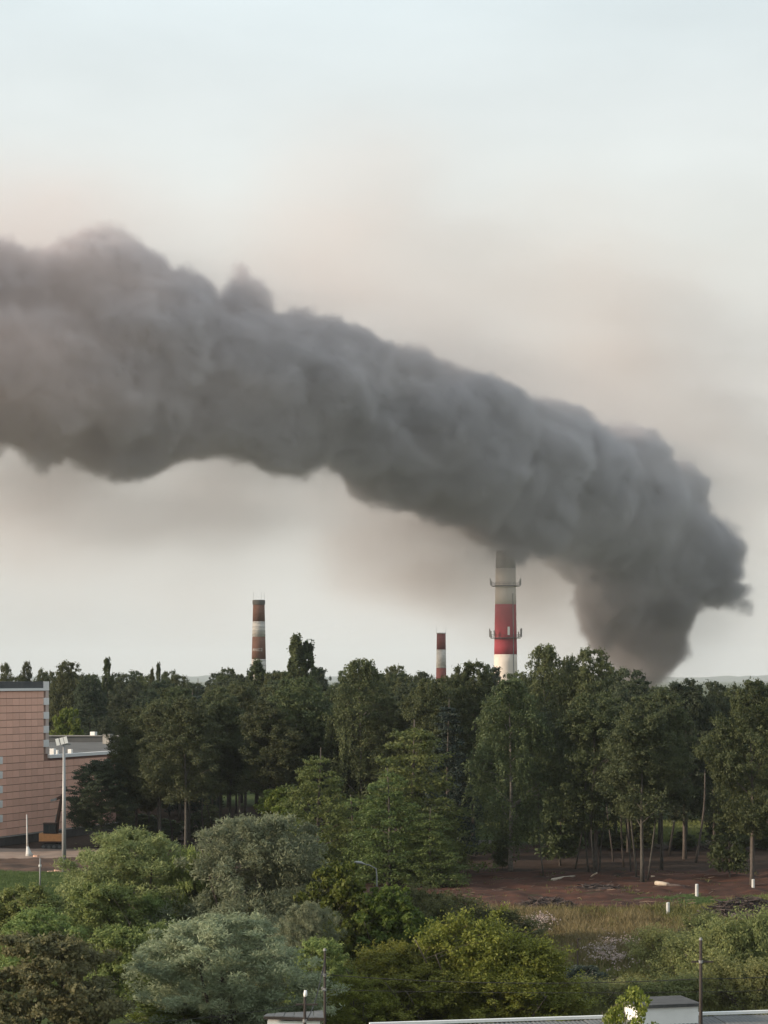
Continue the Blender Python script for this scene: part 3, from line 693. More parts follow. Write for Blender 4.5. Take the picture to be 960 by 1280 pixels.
# ------------------------------------------------------------------ things on the bare soil
def white_post(px, by, ty, lab):
    d = gd(by); x, y, z = gp(px, by); h = CAMZ-(ty-HZ)/FPX*d
    mb = MB(); mb.tube([(0, 0, -.3), (0, 0, h*.96), (0, 0, h)], [.16, .15, .11], 10)
    tag(mb.build('post', M['white_post'], None, False, (x, y, 0)), lab, 'post', 'white posts on the bare soil')
white_post(871, 1123, 1105, 'white post on the bare soil at the corner of the green turf')
white_post(835, 1145, 1128, 'white post at the lower edge of the bare soil, before the brown grass')
white_post(941.5, 1114, 1099, 'white post beside the trunk under the drooping linden')
def log(p0, p1, r, lab, pale=True, name='log'):
    a = Vector(p0); b = Vector(p1); m = a.lerp(b, .5)
    mb = MB(); mb.tube([a, m+Vector((0, 0, .03)), b], [r, r*.9, r*.75], 9)
    o = mb.build(name, M['wood_pale' if pale else 'brushwood'], None, True); tag(o, lab, 'log')
def gz(px, by, z=.15): x, y, _ = gp(px, by); return (x, y, z)
log(gz(820, 1108, .3), gz(836, 1109.5, .28), .24, 'peeled pale log lying on the bare soil', True)
log(gz(834, 1110, .28), gz(856, 1111.5, .25), .16, 'dark log continuing the peeled pale one', False)
log(gz(838, 1138, .2), gz(864, 1136, .2), .13, 'dark branch lying between the two white posts', False)
log(gz(690, 1103, .25), gz(718, 1099, .3), .15, 'pale stripped branch on the soil below the broad linden', True)
log(gz(648, 1134, .2), gz(672, 1139, .2), .13, 'grey branch lying before the small brush heap', False)
log(gz(884, 1056, .3), gz(916, 1060, .3), .3, 'pale fallen trunk lying deep in the shade of the wood', True)
log(gz(738, 1098, .1), gz(746, 1104, 1.0), .1, 'bent broken stub leaning at the linden cluster', True)
def debris_bit(px, by, s, mat, lab, cat='debris'):
    x, y, z = gp(px, by); r = random.Random(px*7+by)
    n = 6; top = [(math.cos(2*PI*i/n)*s*r.uniform(.7, 1.1), math.sin(2*PI*i/n)*s*r.uniform(.5, .8)) for i in range(n)]
    mb = MB(); mb.prism(top, [-.05]*n, [s*r.uniform(.5, 1.0) for _ in range(n)])
    o = mb.build('rubble_lump', M[mat], None, False, (x, y, 0)); tag(o, lab, cat)
debris_bit(73, 1092, .55, 'debris', 'largest pale orange rubble lump at the foot of the floodlight mast')
debris_bit(62, 1092.5, .35, 'debris', 'smaller orange rubble lump on the grass bank, near the mast')
debris_bit(45, 1072, .35, 'debris', 'orange lump on the path beside the white cone stand')
debris_bit(816, 1097, .22, 'wood_pale', 'small pale chip on the soil behind the peeled log')
debris_bit(857.5, 1096.5, .22, 'wood_pale', 'small pale chip on the soil behind the white post')
def brush_pile(px, by, L, W, H, n, lab, seed):
    x, y, z = gp(px, by); r = random.Random(seed); mb = MB()
    # earthy heart of the heap, then sticks laid over it
    k = 14
    for ring, (f, hz) in enumerate([(1, -.1), (.8, .55), (.45, .85), (.05, .95)]):
        for i in range(k):
            a = 2*PI*i/k; q = r.uniform(.85, 1.12); mb.v.append((math.cos(a)*L*.46*f*q, math.sin(a)*W*.46*f*q, hz*H*.8*q))
        if ring:
            b = (ring-1)*k
            for i in range(k): mb.f.append((b+i, b+(i+1) % k, b+k+(i+1) % k, b+k+i))
    for i in range(n):
        u, v = r.gauss(0, .27), r.gauss(0, .25); f = max(0, 1-(u*u+v*v)*3.2)
        c = Vector((u*L, v*W, H*f*r.uniform(.5, 1.)+.05)); a = r.gauss(0, .7)+(PI if r.random() < .5 else 0); l = r.uniform(.5, 1.7)
        dv = Vector((math.cos(a), math.sin(a)*.7, r.gauss(0, .25)))*l*.5
        mb.tube([c-dv, c+Vector((0, 0, r.uniform(-.1, .12))), c+dv], [r.uniform(.04, .09), .05, .015], 5, False)
    tag(mb.build('brush_pile', M['brushwood'], None, False, (x, y, 0)), lab, 'brush pile')
brush_pile(932, 1153, 8.5, 2.6, 2.0, 420, 'long dark pile of cut brushwood on the edge of the turf', 3)
brush_pile(684, 1137, 5.5, 2, 1.0, 200, 'small low heap of cut brush where soil meets brown grass', 4)
brush_pile(745, 1112, 5, 1.6, .4, 90, 'scattered low brush on the soil below the linden cluster', 6)
brush_pile(858, 1062, 4, 1.5, .9, 90, 'brown brush heap deep in the shade behind the white post', 8)
o = MB().box((-2.3, -.25, -.1), (2.3, .25, .55)).build('concrete_slab', M['concrete'], None, False, gp(602, 1056)); tag(o, 'pale low concrete slab lying in the shade beside the weeping birch', 'slab')
# loose sticks on the soil
rs = random.Random(11); mb = MB()
for i in range(110):
    px, by = rs.uniform(560, 900), rs.uniform(1094, 1136); x, y, z = gp(px, by); z = .12+(float(fbm(x, y, .25, 4))-.47)*.45
    a = rs.gauss(0, .5); l = rs.uniform(.3, 1.2)
    mb.tube([(x-math.cos(a)*l/2, y-math.sin(a)*l/2, z), (x+math.cos(a)*l/2, y+math.sin(a)*l/2, z+rs.uniform(0, .2))], [.04, .02], 4, False)
tag(mb.build('stick_litter', M['stick']), 'sticks and chips strewn over the bare soil', None, None, 'stuff')

# ------------------------------------------------------------------ the pink panelled building
S0 = Vector((-41.6, 271.5, 0)); SD = Vector((.358, .934, 0)).normalized(); SN = Vector((SD.y, -SD.x, 0))   # along the wall; out of the wall
bld = empty('panelled_building', S0, 'pink panelled building with pale corner blocks, a dark parapet and a lower wing', 'building', None, math.atan2(SD.y, SD.x))
# local axes: +x along the wall away from the camera, -y out of the wall towards the viewer
def bpart(name, lo, hi, mat): return MB().box(lo, hi).build(name, M[mat], bld)
bpart('wall', (-24, 0.12, 0), (0, 14, 18.5), 'panel_joint')
bpart('parapet', (-24, .02, 18.8), (-1.25, 14, 19.62), 'parapet')
bpart('cornice', (-24, -.22, 18.5), (-1.25, 14, 18.8), 'quoin')
bpart('wing_wall', (0.003, .12, 0), (18, 34, 10.1), 'panel_joint')
bpart('plinth', (-24, -.12, 0), (18, .12, 1.0), 'plinth')
bpart('plinth_ledge', (-24, -.2, 1.0), (18, .1, 1.12), 'concrete')
bpart('coping', (.06, -.2, 10.1), (18, .6, 10.5), 'quoin')
quo = MB().box((-.62, -.1, 0), (.62, .1, .86)).mesh('quoin', M['quoin']); quo_s = MB().box((-.36, -.06, 0), (.36, .12, .86)).mesh('quoin_small', M['quoin_dim'])
rows = 20; z0 = 1.14; ch = (18.46-z0)/rows
def piece(name, me, x, z, y=0.0):
    o = link_mesh(name, me, bld, (x, y, z)); return o
pw = 1.48
shades = [mat_basic(f'pink_panel_{i}', tuple(c*f for c in (.76,.44,.335)), tuple(c*f for c in (.82,.49,.375)), .5, .8, .02) for i, f in enumerate((.93, .98, 1.0, 1.05))]
pan = [MB().box((0, .0, .035), (pw-.05, .13, ch-.035)).mesh('panel', s) for s in shades]
rp = random.Random(3)
for r_ in range(rows):
    for c in range(7):
        x = -1.1-(c+1)*pw
        if c == 6 and r_ < 0: continue
        piece('panel', rp.choice(pan), x, z0+r_*ch)
    if z0+r_*ch > 10.4:
        big = (rows-1-r_) % 2 == 1
        piece('quoin', quo if big else quo_s, -.62 if big else -.36, z0+r_*ch)
    if 1 < r_ < 12 and r_ % 2 == 0: piece('quoin', quo, -11.75, z0+r_*ch, -.06)
piece('quoin', MB().box((-.62, -.1, 0), (.62, .3, 1.12)).mesh('quoin_top', M['quoin']), -.62, 18.5)
wr = 10
for r_ in range(wr):
    for c in range(11): piece('panel', rp.choice(pan), -1.07+c*pw, z0+r_*ch) if z0+(r_+1)*ch < 10.2 else None
# flat roof of the wing and its far parapet, in world space below the thing
inv = bld.matrix_basic.inverted() if False else None
rz = math.atan2(SD.y, SD.x)
def loc(x, y):
    v = Vector((x, y, 0))-S0; return (v.dot(SD), v.dot(Vector((-SD.y, SD.x, 0))))
poly = [loc(-41.6, 271.6), loc(-35.4, 288.0), loc(-36.5, 338), loc(-75, 338), loc(-70, 290)]
poly[0] = (0.06, .62); poly[1] = (18, .62)
MB().prism(poly, 9.9, 10.16).build('flat_roof', M['roof_grey'], bld)
a, b_ = loc(-36.5, 338.4), loc(-75, 338.4); c_, d_ = loc(-75, 339), loc(-36.5, 339)
MB().prism([a, d_, c_, b_], 0, 11.05).build('rear_parapet', M['parapet2'], bld)
a, b_ = loc(-36.4, 338.2), loc(-75, 338.2); c_, d_ = loc(-75, 339.2), loc(-36.4, 339.2)
MB().prism([a, d_, c_, b_], 11.05, 11.2).build('parapet_coping', M['concrete'], bld)
for px, py, d, s in [(66, 938, 281, .6), (88, 938, 283, .5), (71, 938, 284, .4)]:
    x, y, z = at(px, py, d); lx, ly = loc(x, y)
    MB().box((lx-s/2, ly-s/2, 10.16), (lx+s/2, ly+s/2, 10.16+s*1.4)).build('roof_vent', M['white'], bld)
x, y, z = at(117, 917, 338.7); lx, ly = loc(x, y); MB().box((lx-.4, ly-.4, 11.2), (lx+.4, ly+.4, 11.75)).build('roof_vent', M['white'], bld)
x, y, z = at(135, 915, 330); lx, ly = loc(x, y); MB().box((lx-.6, ly-.6, 10.16), (lx+.6, ly+.6, 11.6)).build('stair_hut', M['concrete'], bld)

# ------------------------------------------------------------------ floodlight mast, stands, excavator
x, y, z = gp(80, 1094)
t = empty('floodlight_mast', (x, y, 0), 'tall grey floodlight mast in front of the pink building', 'light mast')
H = CAMZ-(930-HZ)/FPX*y
MB().tube([(0, 0, -.2), (0, 0, H*.5), (0, 0, H)], [.24, .19, .13], 12).build('pole', M['galv'], t, True)
MB().box((-.7, -.06, H-.1), (.7, .06, H+.05)).build('crossarm', M['steel'], t)
for i, dx in enumerate((-.55, -.1, .3)):
    mb = MB(); w = .17; z0_ = H+.0
    mb.prism([(dx-w, -.28), (dx+w, -.28), (dx+w, -.14), (dx-w, -.14)], [z0_]*4, [z0_+.7]*4)
    o = mb.build('floodlight', M['white'], t); o.rotation_euler = (0, R(-14), 0)
    o.location = (H*math.sin(R(14)), 0, H*(1-math.cos(R(14))))
x, y, z = gp(37, 1071)
t = empty('cone_stand', (x, y, 0), 'slender white pole on a conical foot before the pink building', 'pole')
h = CAMZ-(1018-HZ)/FPX*y
MB().tube([(-.25, 0, .9), (-.32, 0, h)], [.13, .05], 8).build('pole', M['white_post'], t, True)
MB().tube([(0, 0, 0), (-.12, 0, .5), (-.25, 0, 1.2)], [.48, .3, .12], 10).build('foot', M['white_post'], t, True)
x, y, z = gp(50, 1112)
t = empty('marker_post', (x, y, 0), 'thin marker post with a pale band on the grass bank', 'post')
h = CAMZ-(1073-HZ)/FPX*y
MB().tube([(0, 0, -.2), (0, 0, h)], .07, 8).build('post', M['steel'], t, True)
MB().tube([(0, 0, h*.72), (0, 0, h*.8)], .13, 8).build('band', M['white_post'], t, True)

x, y, z = gp(66, 1062)
ex = empty('excavator', (x, y, .1), 'small orange tracked excavator with raised boom beside the pink wall', 'excavator', None, R(0))
def ep(mb, n, m, par=None, smooth=False): return mb.build(n, M[m], par or ex, smooth)
for sy in (-.85, .85):
    mb = MB(); prof = [(-1.25, .28), (-1.05, 0), (1.05, 0), (1.25, .28), (1.05, .62), (-1.05, .62)]
    V = [(px_, sy-.24, pz) for px_, pz in prof]+[(px_, sy+.24, pz) for px_, pz in prof]
    mb.add(V, [tuple(range(6)), tuple(range(11, 5, -1))]+[(i, i+6, (i+1) % 6+6, (i+1) % 6) for i in range(6)])
    tr = ep(mb, 'track', 'black')
    for wx in (-.95, -.3, .3, .95):
        MB().tube([(wx, sy-.27, .3), (wx, sy+.27, .3)], .2, 10).build('roller', M['dark_steel'], tr)
ep(MB().box((-.55, -.6, .3), (.55, .6, .8)), 'undercarriage', 'black')
ep(MB().prism([(-1.45, -1.1), (1.25, -1.1), (1.25, 1.1), (-1.45, 1.1)], [.95, .95, .95, .95], [1.85, 1.75, 1.75, 1.85]), 'body', 'orange')
ep(MB().box((-1.5, -1.12, .82), (1.28, 1.12, .95)), 'deck', 'dark_orange')
ep(MB().prism([(-.95, -1.05), (.5, -1.05), (.5, 0), (-.95, 0)], [1.86]*4, [3.0, 2.95, 2.95, 3.0]), 'cab', 'black')
ep(MB().box((-.8, -1.075, 2.05), (-.3, -1.055, 2.8)), 'window', 'glass'); ep(MB().box((-.2, -1.075, 2.05), (.35, -1.055, 2.8)), 'window', 'glass')
ep(MB().box((-1.0, -1.1, 3.01), (.55, .05, 3.07)), 'cab_roof', 'dark_orange')
ep(MB().tube([(.4, .2, 1.7), (.5, .2, 3.2), (.75, .2, 4.6), (.98, .2, 6.0)], [.24, .27, .22, .16], 6), 'boom', 'dark_orange')
ep(MB().tube([(.1, .2, 1.9), (.42, .2, 4.0)], .08, 6), 'boom_ram', 'steel')
ep(MB().tube([(1.1, .2, 6.3), (.95, .2, 6.05), (.25, .2, 5.75)], [.12, .22, .14], 6), 'stick', 'dark_orange')
ep(MB().prism([(-.25, -.2), (.45, -.2), (.45, .6), (-.25, .6)], [5.5, 5.65, 5.65, 5.5], [5.75, 5.95, 5.95, 5.75]), 'bucket', 'steel')

# ------------------------------------------------------------------ street lamp by the larches
d = 153; x, _, zt = at(471, 1086, d)
t = empty('street_lamp', (x, d, 0), 'street lamp with a curved arm and pale head above the bright maple bush', 'street lamp')
MB().tube([(0, 0, -.2), (0, 0, zt-.5), (-.05, 0, zt), (-.5, 0, zt+.25), (-1.0, 0, zt+.36)], [.075, .05, .045, .04, .035], 8).build('pole', M['steel'], t, True)
o = MB().tube([(-.85, 0, zt+.33), (-1.1, 0, zt+.42), (-1.45, 0, zt+.46), (-1.6, 0, zt+.45)], [.05, .10, .09, .03], 8).build('lamp_head', M['galv'], t, True)

# ------------------------------------------------------------------ bottom edge: shed, hut, long roof, poles, wires
d = 112; sh = empty('shed', (0, 0, 0), 'small shed with a grey board roof beside the two cable poles', 'shed')
q = [at(329, 1270, 110), at(405, 1272, 110), at(404, 1263, 112.2), at(333, 1267, 112.2)]
cx, cy = sum(p[0] for p in q)/4, sum(p[1] for p in q)/4
sh.location = (cx, cy, 0); q = [(p[0]-cx, p[1]-cy, p[2]) for p in q]
nb = 6; n_ = 6
for i in range(nb):      # roof boards side by side, running down the slope
    f0, f1 = i/nb+.004, (i+1)/nb-.004
    l = lambda a, b, f: tuple(a[k]*(1-f)+b[k]*f for k in range(3))
    p0, p1, p2, p3 = l(q[0], q[1], f0), l(q[0], q[1], f1), l(q[3], q[2], f1), l(q[3], q[2], f0)
    dz = rp.uniform(-.012, .012)
    MB().prism([p0[:2], p1[:2], p2[:2], p3[:2]], [p[2]-.05 for p in (p0, p1, p2, p3)], [p[2]+dz for p in (p0, p1, p2, p3)]).build('roof_board', M['slate'], sh)
MB().prism([(q[0][0]+.03, q[0][1]-.05), (q[1][0]+.03, q[1][1]-.05), (q[1][0]+.03, q[1][1]-.01), (q[0][0]+.03, q[0][1]-.01)], [q[0][2]-.16, q[1][2]-.16, q[1][2]-.16, q[0][2]-.16], [q[0][2]-.02, q[1][2]-.02, q[1][2]-.02, q[0][2]-.02]).build('fascia', M['dark_wood'], sh)
MB().prism([(q[0][0]+.2, q[0][1]+.15), (q[1][0]-.2, q[1][1]+.15), (q[2][0]-.2, q[2][1]-.15), (q[3][0]+.2, q[3][1]-.15)], 0, min(p[2] for p in q)-.07).build('wall', M['white'], sh)

ht = empty('hut', (0, 0, 0), 'small white-walled hut with a thin flat grey roof beside the tall pole', 'hut')
A = at(797, 1262, 110.5); B = at(874, 1262, 111.3)
hx, hy = (A[0]+B[0])/2, (A[1]+B[1])/2; ht.location = (hx, hy, 0); ht.rotation_euler = (0, 0, math.atan2(B[1]-A[1], B[0]-A[0]))
hw = (B[0]-A[0])/2; hz = CAMZ-(1259-HZ)/FPX*110.9
MB().box((-hw+.1, 0, 0), (hw, 2.4, hz)).build('wall', M['white'], ht)
MB().box((-hw-.05, -.14, hz), (hw+.12, 2.7, hz+.16)).build('roof', M['grey_roof'], ht)
MB().box((-.2, -.03, 0), (.75, -.003, 2.0)).build('door', M['galv'], ht)

lr = empty('long_low_roof', (0, 0, 0), 'long low garage roof with a white edge along the bottom of the picture', 'garage roof')
A = Vector(at(462, 1278.5, 109.8)); B = Vector(at(985, 1262, 114.2)); lr.location = ((A.x+B.x)/2, (A.y+B.y)/2, 0); lr.rotation_euler = (0, 0, math.atan2(B.y-A.y, B.x-A.x))
L = (B-A).length/2; hz = (A.z+B.z)/2
MB().box((-L, -.12, hz-.14), (L, .14, hz)).build('edge_trim', M['white'], lr)
MB().box((-L, -5.2, 0), (L, .1, hz-.75)).build('wall', M['concrete'], lr)
npan = 16; pw_ = 2*L/npan; pm = MB(); k = 12
for j in range(k):   # corrugated sheet
    xa, xb = j/k*pw_*.985, (j+1)/k*pw_*.985; 
    pm.prism([(xa, -5.4), (xb, -5.4), (xb, -.125), (xa, -.125)], [-.03-.22+.03*(j % 2), -.03-.22+.03*((j+1) % 2), -.03+.03*((j+1) % 2), -.03+.03*(j % 2)], [-.22+.03*(j % 2), -.22+.03*((j+1) % 2), .03*((j+1) % 2), .03*(j % 2)])
pmesh = pm.mesh('roof_sheet', M['slate'])
for i in range(npan): link_mesh('roof_sheet', pmesh, lr, (-L+i*pw_, 0, hz-.2+rp.uniform(-.02, .02)))

def pole(name, px, d, ty, r, lab, extras):
    x = (px-480)/FPX*d; h = CAMZ-(ty-HZ)/FPX*d
    t = empty(name, (x, d, 0), lab, 'utility pole', 'utility poles')
    MB().tube([(0, 0, -.3), (0, 0, h)], [r*1.2, r*.85], 9).build('pole', M['dark_wood'], t, True)
    for kind, z in extras:
        if kind == 'bar': MB().box((-.45, -.05, z-.04), (.62, .05, z+.04)).build('crossarm', M['dark_wood'], t)
        if kind == 'cap': MB().tube([(0, 0, z), (0, 0, z+.12)], [.1, .06], 8).build('cap', M['steel'], t)
        if kind == 'ins': MB().tube([(.0, 0, z), (.03, 0, z+.12), (.04, 0, z+.34)], [.05, .1, .07], 8).build('insulator', M['white'], t, True)
        if kind == 'band': MB().tube([(0, 0, z-.07), (0, 0, z+.07)], r*1.35, 9).build('band', M['steel'], t)
        if kind == 'side': MB().tube([(0, -.1, z), (-.1, -.22, z+.05), (-.12, -.22, z+.2)], [.03, .04, .06], 6).build('bracket', M['steel'], t)
    return x, d, h
p1 = pole('utility_pole', 406, 113, 1188, .068, 'slim dark pole with a looped cable behind the shed', [('cap', 5.95), ('band', 4.7), ('side', 4.7), ('band', 3.95), ('side', 3.9)])
p2 = pole('utility_pole', 381, 107.5, 1246, .08, 'short dark pole with a white insulator in front of the shed roof', [('ins', 4.35), ('bar', 4.0), ('band', 3.2)])
p3 = pole('utility_pole', 876, 109.4, 1175, .088, 'tall bare dark pole with a short crossarm beside the hut', [('cap', 6.93), ('bar', 5.85), ('band', 5.85)])
x, y, z = gp(722, 1226); y0 = y
t = empty('garden_stake', (x, y, 0), 'thin dark green stake with a small arm beside the pale seed heads', 'stake')
h = CAMZ-(1173-HZ)/FPX*y
MB().tube([(0, 0, -.1), (0, 0, h)], [.06, .05], 7).build('stake', M['dark_wood'], t)
MB().tube([(0, 0, h-.05), (.22, 0, h)], .04, 6).build('arm', M['dark_wood'], t)
def wire(p, q, sag, r, lab):
    p, q = Vector(p), Vector(q); n = 26
    pts = [p.lerp(q, i/n)-Vector((0, 0, sag*4*(i/n)*(1-i/n))) for i in range(n+1)]
    o = MB().tube(pts, r, 5, False).build('cable', M['wire']); tag(o, lab, 'cable', 'overhead cables')
wire((p1[0], p1[1], 5.5), (p2[0]+.12, p2[1], 3.3), .45, .03, 'cable looping down from the slim pole to the short pole')
wire((p1[0], p1[1], 4.72), (p3[0], p3[1], 5.0), .32, .02, 'upper overhead cable strung from the slim pole to the tall bare pole')
wire((p1[0], p1[1], 3.95), (p3[0], p3[1], 4.35), .1, .014, 'lower overhead cable strung from the slim pole to the tall bare pole')
wire((p3[0], p3[1], 5.0), (27, 118, 4.9), .3, .02, 'upper overhead cable running from the tall bare pole out of view')
wire((p3[0], p3[1], 4.35), (27, 118, 4.2), .3, .014, 'lower overhead cable running from the tall bare pole out of view')
wire((p2[0], p2[1], 4.0), (-16, 104, 3.5), .25, .014, 'thin cable running from the short pole past the low willow')

# ------------------------------------------------------------------ chimneys
def stack(name, px, d, rad_top, rad_bot, ztop, bands, lab, n=40, wob=.0):
    """bands: (z_low, z_high, material); each a ring of its own"""
    x = (px-480)/FPX*d
    t = empty(name, (x, d, 0), lab, 'chimney')
    rf = lambda z: rad_bot+(rad_top-rad_bot)*z/ztop
    for z0, z1, m in bands:
        k = max(2, int((z1-z0)/3)+1); zs = [z0+(z1-z0)*i/(k-1) for i in range(k)]
        MB().tube([(0, 0, z) for z in zs], [rf(z) for z in zs], n).build('band', M[m], t, True)
    mb = MB(); mb.tube([(0, 0, ztop-.01), (0, 0, ztop+.02)], rf(ztop)*.8, n); mb.build('flue', M['black'], t)
    return t, rf
zz = lambda py, d: CAMZ-(py-HZ)/FPX*d
d = 850
zt = zz(688, d)
big, rf = stack('chimney', 632, d, 3.77, 4.95, zt, [(0, zz(818, d), 'stack_white'), (zz(818, d), zz(755.5, d), 'stack_red'), (zz(755.5, d), zt-7, 'stack_white'), (zt-7, zt, 'stack_grey')], 'largest chimney, white with a wide red band and two antenna platforms')
def platform(z, ant, par):
    r = rf(z); ro = r+1.5; n = 36
    mb = MB(); V = []; F = []
    for i in range(n):
        a = 2*PI*i/n
        for rr, q in ((r+.02, 0), (ro, 0), (ro, .25), (r+.02, .25)): V.append((math.cos(a)*rr, math.sin(a)*rr, z+q))
    for i in range(n):
        j = (i+1) % n
        for k in range(4): F.append((i*4+k, j*4+k, j*4+(k+1) % 4, i*4+(k+1) % 4))
    mb.add(V, F); pf = mb.build('platform', M['dark_steel'], par)
    mb = MB()
    for h in (.6, 1.2):
        mb.tube([(math.cos(2*PI*i/n)*ro, math.sin(2*PI*i/n)*ro, z+.25+h) for i in range(n+1)], .05, 4, False)
    for i in range(0, n, 2):
        a = 2*PI*i/n; mb.tube([(math.cos(a)*ro, math.sin(a)*ro, z+.25), (math.cos(a)*ro, math.sin(a)*ro, z+1.5)], .05, 4, False)
    mb.build('railing', M['dark_steel'], pf)
    for a, zo, h, w, m in ant:
        a = R(a); c = Vector((math.cos(a)*(ro+.35), math.sin(a)*(ro+.35), z+zo))
        mb = MB(); mb.box((-.18, -w/2, 0), (.18, w/2, h)); o = mb.build('antenna', M[m], pf); o.location = c; o.rotation_euler = (0, 0, a)
platform(zz(798, d), [(180, .6, 3.2, .6, 'steel'), (200, .2, 2.6, .5, 'steel'), (165, .5, 2.8, .5, 'steel'), (222, .8, 2.2, .5, 'steel'), (0, .6, 3.4, .6, 'steel'), (-18, .4, 2.8, .5, 'steel'), (14, .8, 3, .5, 'steel'), (-40, .3, 2.2, .5, 'steel'), (-82, 1.2, 3.2, .8, 'white')], big)
platform(zz(733, d), [(180, .4, 2.8, .5, 'steel'), (196, .2, 2, .4, 'steel'), (0, .3, 2.8, .5, 'steel'), (-20, .5, 1.8, .5, 'steel'), (12, 1.6, 1.2, 1.0, 'steel')], big)
for z in (zt-.8,):
    MB().tube([(0, 0, z), (0, 0, z+.8)], rf(z)+.12, 40).build('rim', M['stack_grey'], big)
a = R(-52); MB().tube([(math.cos(a)*(rf(z)+.25), math.sin(a)*(rf(z)+.25), z) for z in (0, 20, 40, zz(742, d))], .16, 5).build('ladder', M['steel'], big)

d = 720
zt = zz(750, d)
t2, rf2 = stack('chimney', 323.5, d, 1.88, 2.95, zt, [(0, zz(824, d), 'brick_white'), (zz(824, d), zz(796, d), 'brick_brown'), (zz(796, d), zz(777, d), 'brick_white'), (zz(777, d), zz(755, d), 'brick_brown'), (zz(755, d), zt, 'cap_dark')], 'tall brown and white brick chimney with a dark cap, beside the poplars')
MB().tube([(0, 0, zt-1.6), (0, 0, zt-1.3), (0, 0, zt-.2), (0, 0, zt)], [rf2(zt)+.08, rf2(zt)+.2, rf2(zt)+.2, rf2(zt)+.05], 36).build('cap', M['cap_dark'], t2)
for ang in (15, 165, -60):
    a = R(ang); MB().tube([(math.cos(a)*1.8, math.sin(a)*1.8, zt), (math.cos(a)*1.85, math.sin(a)*1.85, zt+2.6)], .035, 5).build('lightning_rod', M['steel'], t2)
for z in (zz(794, d), zz(789, d), zz(784, d), zz(779, d), zz(826, d), zz(832, d)):
    MB().tube([(0, 0, z), (0, 0, z+.16)], rf2(z)+.05, 36).build('hoop', M['steel'], t2)
# small pale lettering painted round the brown band
fc = bpy.data.curves.new('lettering', 'FONT'); fc.body = 'ANC2'; fc.size = 1.35; fc.align_x = 'CENTER'; fc.extrude = .02; fc.space_character = 1.1
fo = bpy.data.objects.new('lettering_source', fc); COL.objects.link(fo)
me = bpy.data.meshes.new_from_object(fo); bpy.data.objects.remove(fo)
zl = zz(814, d)
for v in me.vertices:
    a = -PI/2 + R(-12) + v.co.x/rf2(zl); rr = rf2(zl+v.co.y)+.03+v.co.z; v.co = (math.cos(a)*rr, math.sin(a)*rr, zl+v.co.y)
me.materials.clear(); me.materials.append(M['brick_white']); link_mesh('lettering', me, t2)

d = 800
zt = zz(792, d)
t3, rf3 = stack('chimney', 551.5, d, 1.62, 2.2, zt, [(0, zz(835, d), 'brick_red'), (zz(835, d), zz(812, d), 'brick_white'), (zz(812, d), zt, 'brick_red')], 'short dark red and white chimney between the brown one and the largest')
MB().tube([(0, 0, zt), (0, 0, zt+.3)], [rf3(zt)+.15, rf3(zt)+.15], 36).build('rim', M['brick_white'], t3)
for ang in (0, 180):
    a = R(ang); MB().tube([(math.cos(a)*1.65, math.sin(a)*1.65, zt), (math.cos(a)*1.75, math.sin(a)*1.75, zt+2.6)], .04, 5).build('lightning_rod', M['steel'], t3)
for z in (zz(834, d), zz(824, d), zz(813, d)):
    MB().tube([(0, 0, z), (0, 0, z+.2)], rf3(z)+.05, 36).build('hoop', M['brick_white'], t3)

# ------------------------------------------------------------------ smoke
def depth_of(px): return np.interp(px, [-400, 0, 300, 640, 800, 960], [700, 730, 780, 850, 960, 960])
CTRL = [(797, 848, 20), (793, 826, 34), (797, 800, 46), (800, 770, 66), (812, 728, 80), (850, 715, 58), (884, 690, 40), (790, 678, 96), (824, 640, 60), (745, 632, 98), (700, 600, 96),
        (645, 590, 92), (600, 570, 92), (560, 558, 92), (520, 545, 88), (480, 534, 86), (440, 512, 88), (400, 500, 90), (360, 490, 98), (320, 482, 104), (270, 478, 100), (220, 462, 112), (170, 452, 128),
        (120, 442, 134), (70, 452, 116), (20, 447, 118), (-40, 440, 126), (-110, 430, 140), (-190, 425, 145), (-270, 420, 150), (320, 372, 27), (372, 402, 24), (124, 322, 34), (634, 672, 32), (900, 738, 30), (756, 752, 40), (784, 792, 26)]
VEIL = [(600, 690, 140, .015), (680, 720, 80, .010), (480, 670, 130, .010), (870, 540, 200, .0075), (925, 640, 150, .008), (800, 470, 190, .006), (930, 780, 110, .004), (700, 400, 210, .0045), (880, 420, 210, .0045), (430, 290, 170, .0055), (560, 340, 190, .0045), (250, 650, 150, .005), (80, 640, 160, .007)]
def smoke_group(name, fn):
    g = bpy.data.node_groups.new(name, 'GeometryNodeTree')
    g.interface.new_socket('Geometry', in_out='OUTPUT', socket_type='NodeSocketGeometry')
    fn(g); return g
